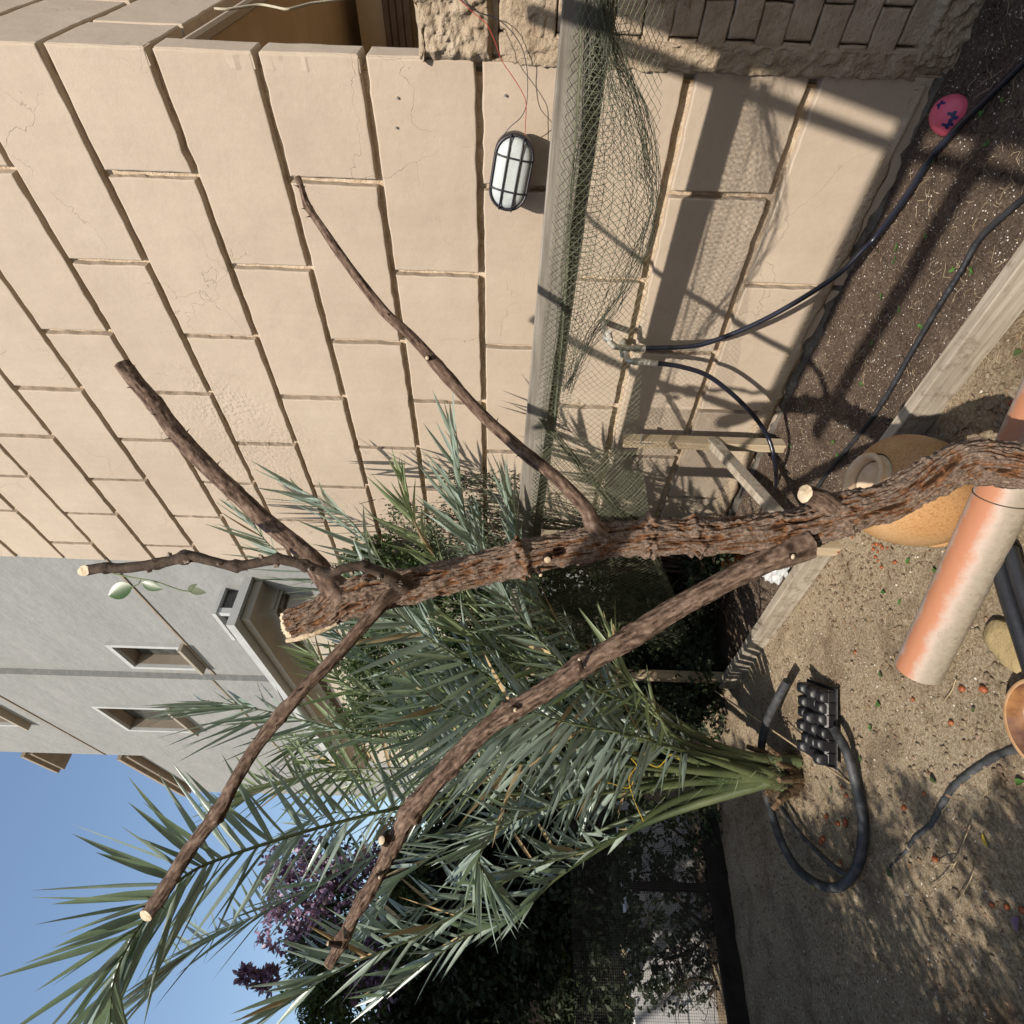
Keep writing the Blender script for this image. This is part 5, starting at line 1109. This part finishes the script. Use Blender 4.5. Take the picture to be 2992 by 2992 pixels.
scatter('clods', 1600, (-2.7, -.87, .3, 3.2), path_z, .011, M_SA, 'small sandy clods on the path', 3, 'clods')
scatter('perlite', 3000, (-.77, -.03, -.3, 2.9), bed_z, .0022, M_PR, 'white perlite grains mixed through the dark soil', 4, 'perlite')
scatter('soil_lumps', 1700, (-.77, -.03, -.3, 2.9), bed_z, .009, M_SO, 'crumbly lumps of dark potting soil', 5, 'soil')
mb = MB(); rr = random.Random(8)
for q in range(1500):
    if q < 700: x, y = rr.uniform(-.77, -.04), rr.uniform(-.3, 2.4); z = bed_z(x, y)
    elif q < 950: x, y = rr.gauss(-.88, .04), rr.uniform(.3, 1.5); z = path_z(x, y)
    else: x, y = rr.uniform(-2.7, -.9), rr.uniform(.5, 3.2); z = path_z(x, y)
    a = rr.random()*6.28; L_ = rr.uniform(.01, .055); b = a+rr.uniform(-.7, .7); p = Vector((x, y, z+.004)); p2 = p+Vector((math.cos(a)*L_*.5, math.sin(a)*L_*.5, rr.uniform(.0, .012))); p3 = p2+Vector((math.cos(b)*L_*.5, math.sin(b)*L_*.5, rr.uniform(-.008, .002)))
    tube(mb, [p, p2, p3], rr.uniform(.0004, .0011), 3, cap=False)
lt = MB()
for q in range(620):
    x, y = (rr.gauss(-1.0, .12), rr.uniform(.4, 1.9)) if q < 380 else (rr.uniform(-2.5, -.9), rr.uniform(.6, 3.0)); an = rr.random()*6.28
    if x > -.86: continue
    leaf(lt, Vector((x, y, path_z(x, y)+.005)), Vector((math.cos(an), math.sin(an), rr.uniform(0, .4))), Vector((rr.uniform(-.6, .6), rr.uniform(-.6, .6), 1)), rr.uniform(.012, .03), rr.uniform(.005, .012), 3)
tag(lt.build('leaf_litter', M_LIT), 'brown crumbled leaf litter blown along the edging board and path', 'leaf litter', kind='stuff')
tag(mb.build('dry_straw', M_DRY), 'dry straw bits and rootlets scattered on the soil and path', 'straw', kind='stuff')
def tw_(pts, r, label):
    P_ = [G(a, b, -.075) + Vector((0, 0, .012)) for a, b in pts]; mb = MB(); tube(mb, spline(P_, 24), lerpl([r, r*.8, r*.4], 24), 6); return mb
tg = thing('twig', 'forked dry brown twig lying on the path between shadows', 'twig', G(2845, 2420, -.07))
for L in ([(2845, 2410), (2822, 2470), (2800, 2525), (2770, 2565), (2730, 2592)], [(2822, 2470), (2812, 2500), (2795, 2515)], [(2800, 2525), (2760, 2525), (2740, 2535)], [(2835, 2470), (2840, 2520), (2850, 2560), (2800, 2650)]):
    tw_(L, .0024, '').build('stick', M_DRY, tg)
o = tw_([(2803, 1985), (2790, 2020), (2765, 2055)], .002, '').build('twig', M_DRY); tag(o, 'straight pale twig just below the end of the drain pipe', 'twig')
o = tw_([(2460, 560), (2630, 740), (2700, 850)], .0012, '').build('twig', M_DRY); tag(o, 'thin curved rootlet by the edging board', 'twig')
for p in o.data.vertices: p.co.z = .012
pods = [(2560, 1638), (2545, 1590), (2548, 1605), (2556, 1590), (2558, 1612), (2565, 1592), (2570, 1600), (2587, 1602), (2553, 1627), (2573, 1657), (2617, 1643), (2495, 1571), (2450, 1612), (2495, 1905), (2663, 2043), (2780, 2112), (2820, 2012), (2885, 2014), (2707, 2320), (2642, 2360), (2740, 2510), (2902, 2645), (2938, 2650), (2988, 2660), (2400, 2450), (2453, 2518), (2415, 2385), (2473, 2400), (2463, 2300), (2480, 2325), (2448, 2406), (2960, 1178), (2410, 2390), (2472, 2412), (2395, 2462)]
def pod_mesh(s):
    rr = random.Random(s); mb = MB(); v = []
    for i in range(8):
        for k in range(12):
            ph = math.pi*i/7; th = 2*math.pi*k/12; q = 1+.12*mn.noise(Vector((math.cos(th)*2+s, math.sin(th)*2, i*.5)))-.12*(i in (0, 7)); v.append((math.sin(ph)*math.cos(th)*.011*q, math.sin(ph)*math.sin(th)*.0095*q, math.cos(ph)*.0085*q))
    mb.add(v, [(i*12+k, (i+1)*12+k, (i+1)*12+(k+1) % 12, i*12+(k+1) % 12) for i in range(7) for k in range(12)]); return mb.mesh('dried_fruit', M_PD)
pm = [pod_mesh(s_) for s_ in range(4)]
for i, (a, b) in enumerate(pods):
    p = G(a, b, -.085); o = bpy.data.objects.new('dried_fruit', pm[i % 4]); COL.objects.link(o); s_ = 1.0+.25*((i*37) % 7-3)/3
    if b < 2000: s_ *= .72
    o.scale = (s_,)*3; o.location = (p.x, p.y, path_z(p.x, p.y)+.007*s_); o.rotation_euler = (random.random()*.5, random.random()*.5, random.random()*6)
    g1 = a < 2600 and b < 1700
    tag(o, 'little red brown dried fruit in the cluster on the path beside the ochre jar' if g1 else 'little red brown dried fruit lying apart on the sandy path', 'fruit', 'dried fruits beside the jar' if g1 else 'dried fruits scattered on the path')
leaves = [((2577, 1972), (.030, .018), M_LG, 'dark green fallen leaf near the open end of the drain pipe'), ((2566, 2058), (.026, .02), M_LB, 'curled green leaf between the drain pipe and the palm'), ((2537, 2128), (.028, .022), M_LB, 'pale green folded leaf in front of the seedling tray'), ((2725, 2277), (.036, .022), M_LG, 'dark green leaf beside the half sunk hose'),
 ((2602, 2548), (.038, .028), M_LG, 'green leaf at the buried tip of the hose'), ((2875, 2455), (.040, .014), M_YL, 'slender yellow leaf on the path'), ((2655, 1640), (.026, .018), M_LB, 'small green leaf below the drain pipe ring'), ((2735, 1665), (.026, .016), M_LB, 'bright green leaf touching the drain pipe'), ((2580, 1730), (.026, .016), M_LB, 'bright green seedling leaf left of the drain pipe'),
 ((2632, 1760), (.03, .012), M_LB, 'narrow bright green leaf standing near the drain pipe'), ((2430, 2310), (.03, .016), M_LG, 'green leaf inside the hose ring'), ((2980, 2285), (.034, .02), M_LB, 'green leaf at the photo edge below the dish'), ((2968, 2702), (.05, .03), M_LP, 'purple leaf at the photo edge on the path'), ((2371, 2590), (.03, .012), M_YL, 'yellow leaf resting at the bend of the hose ring'),
 ((2975, 1030), (.032, .022), M_LG, 'dark green leaf on the path beyond the edging board'), ((2515, 2218), (.03, .012), M_LG, 'thin green leaf edge-on near the hose ring'), ((2850, 2075), (.02, .012), M_LG, 'small green leaf near the glazed dish'), ((2820, 765), (.016, .013), M_YL, 'square yellow tag beside the soaker hose')]
for (a, b), (L_, w_), m, lb in leaves:
    p = G(a, b, -.08) if b > 1100 or a > 2950 else G(a, b, .0); z = (path_z(p.x, p.y) if p.x < -.85 else bed_z(p.x, p.y)+.002)+.008
    mb = MB(); an = random.random()*6.28; leaf(mb, Vector((p.x-math.cos(an)*L_/2, p.y-math.sin(an)*L_/2, z)), Vector((math.cos(an), math.sin(an), .18)), Vector((random.uniform(-.3, .3), random.uniform(-.3, .3), 1)), L_, w_, 6, .25, .2)
    tag(mb.build('fallen_leaf', m), lb, 'leaf')
mb = MB(); rr = random.Random(77)
for a, b in ((2420, 1290), (2430, 1330), (2500, 1120), (2680, 950), (2690, 960), (2610, 905), (2560, 870), (2610, 720), (2780, 790), (2835, 795), (2700, 690), (2540, 1000), (2880, 330), (2740, 440), (2730, 470), (2290, 1300), (2340, 1180), (2600, 760), (2940, 300), (2895, 420)):
    p = G(a, b, .0); z = bed_z(p.x, p.y) + .004
    for q in range(4):
        an = rr.random()*6.28; leaf(mb, Vector((p.x, p.y, z)), Vector((math.cos(an), math.sin(an), .5)), Vector((0, 0, 1)), rr.uniform(.012, .02), .009, 3)
tag(mb.build('seedlings', M_LB), 'tiny bright green weed seedlings dotted over the dark soil', 'seedlings', kind='stuff')
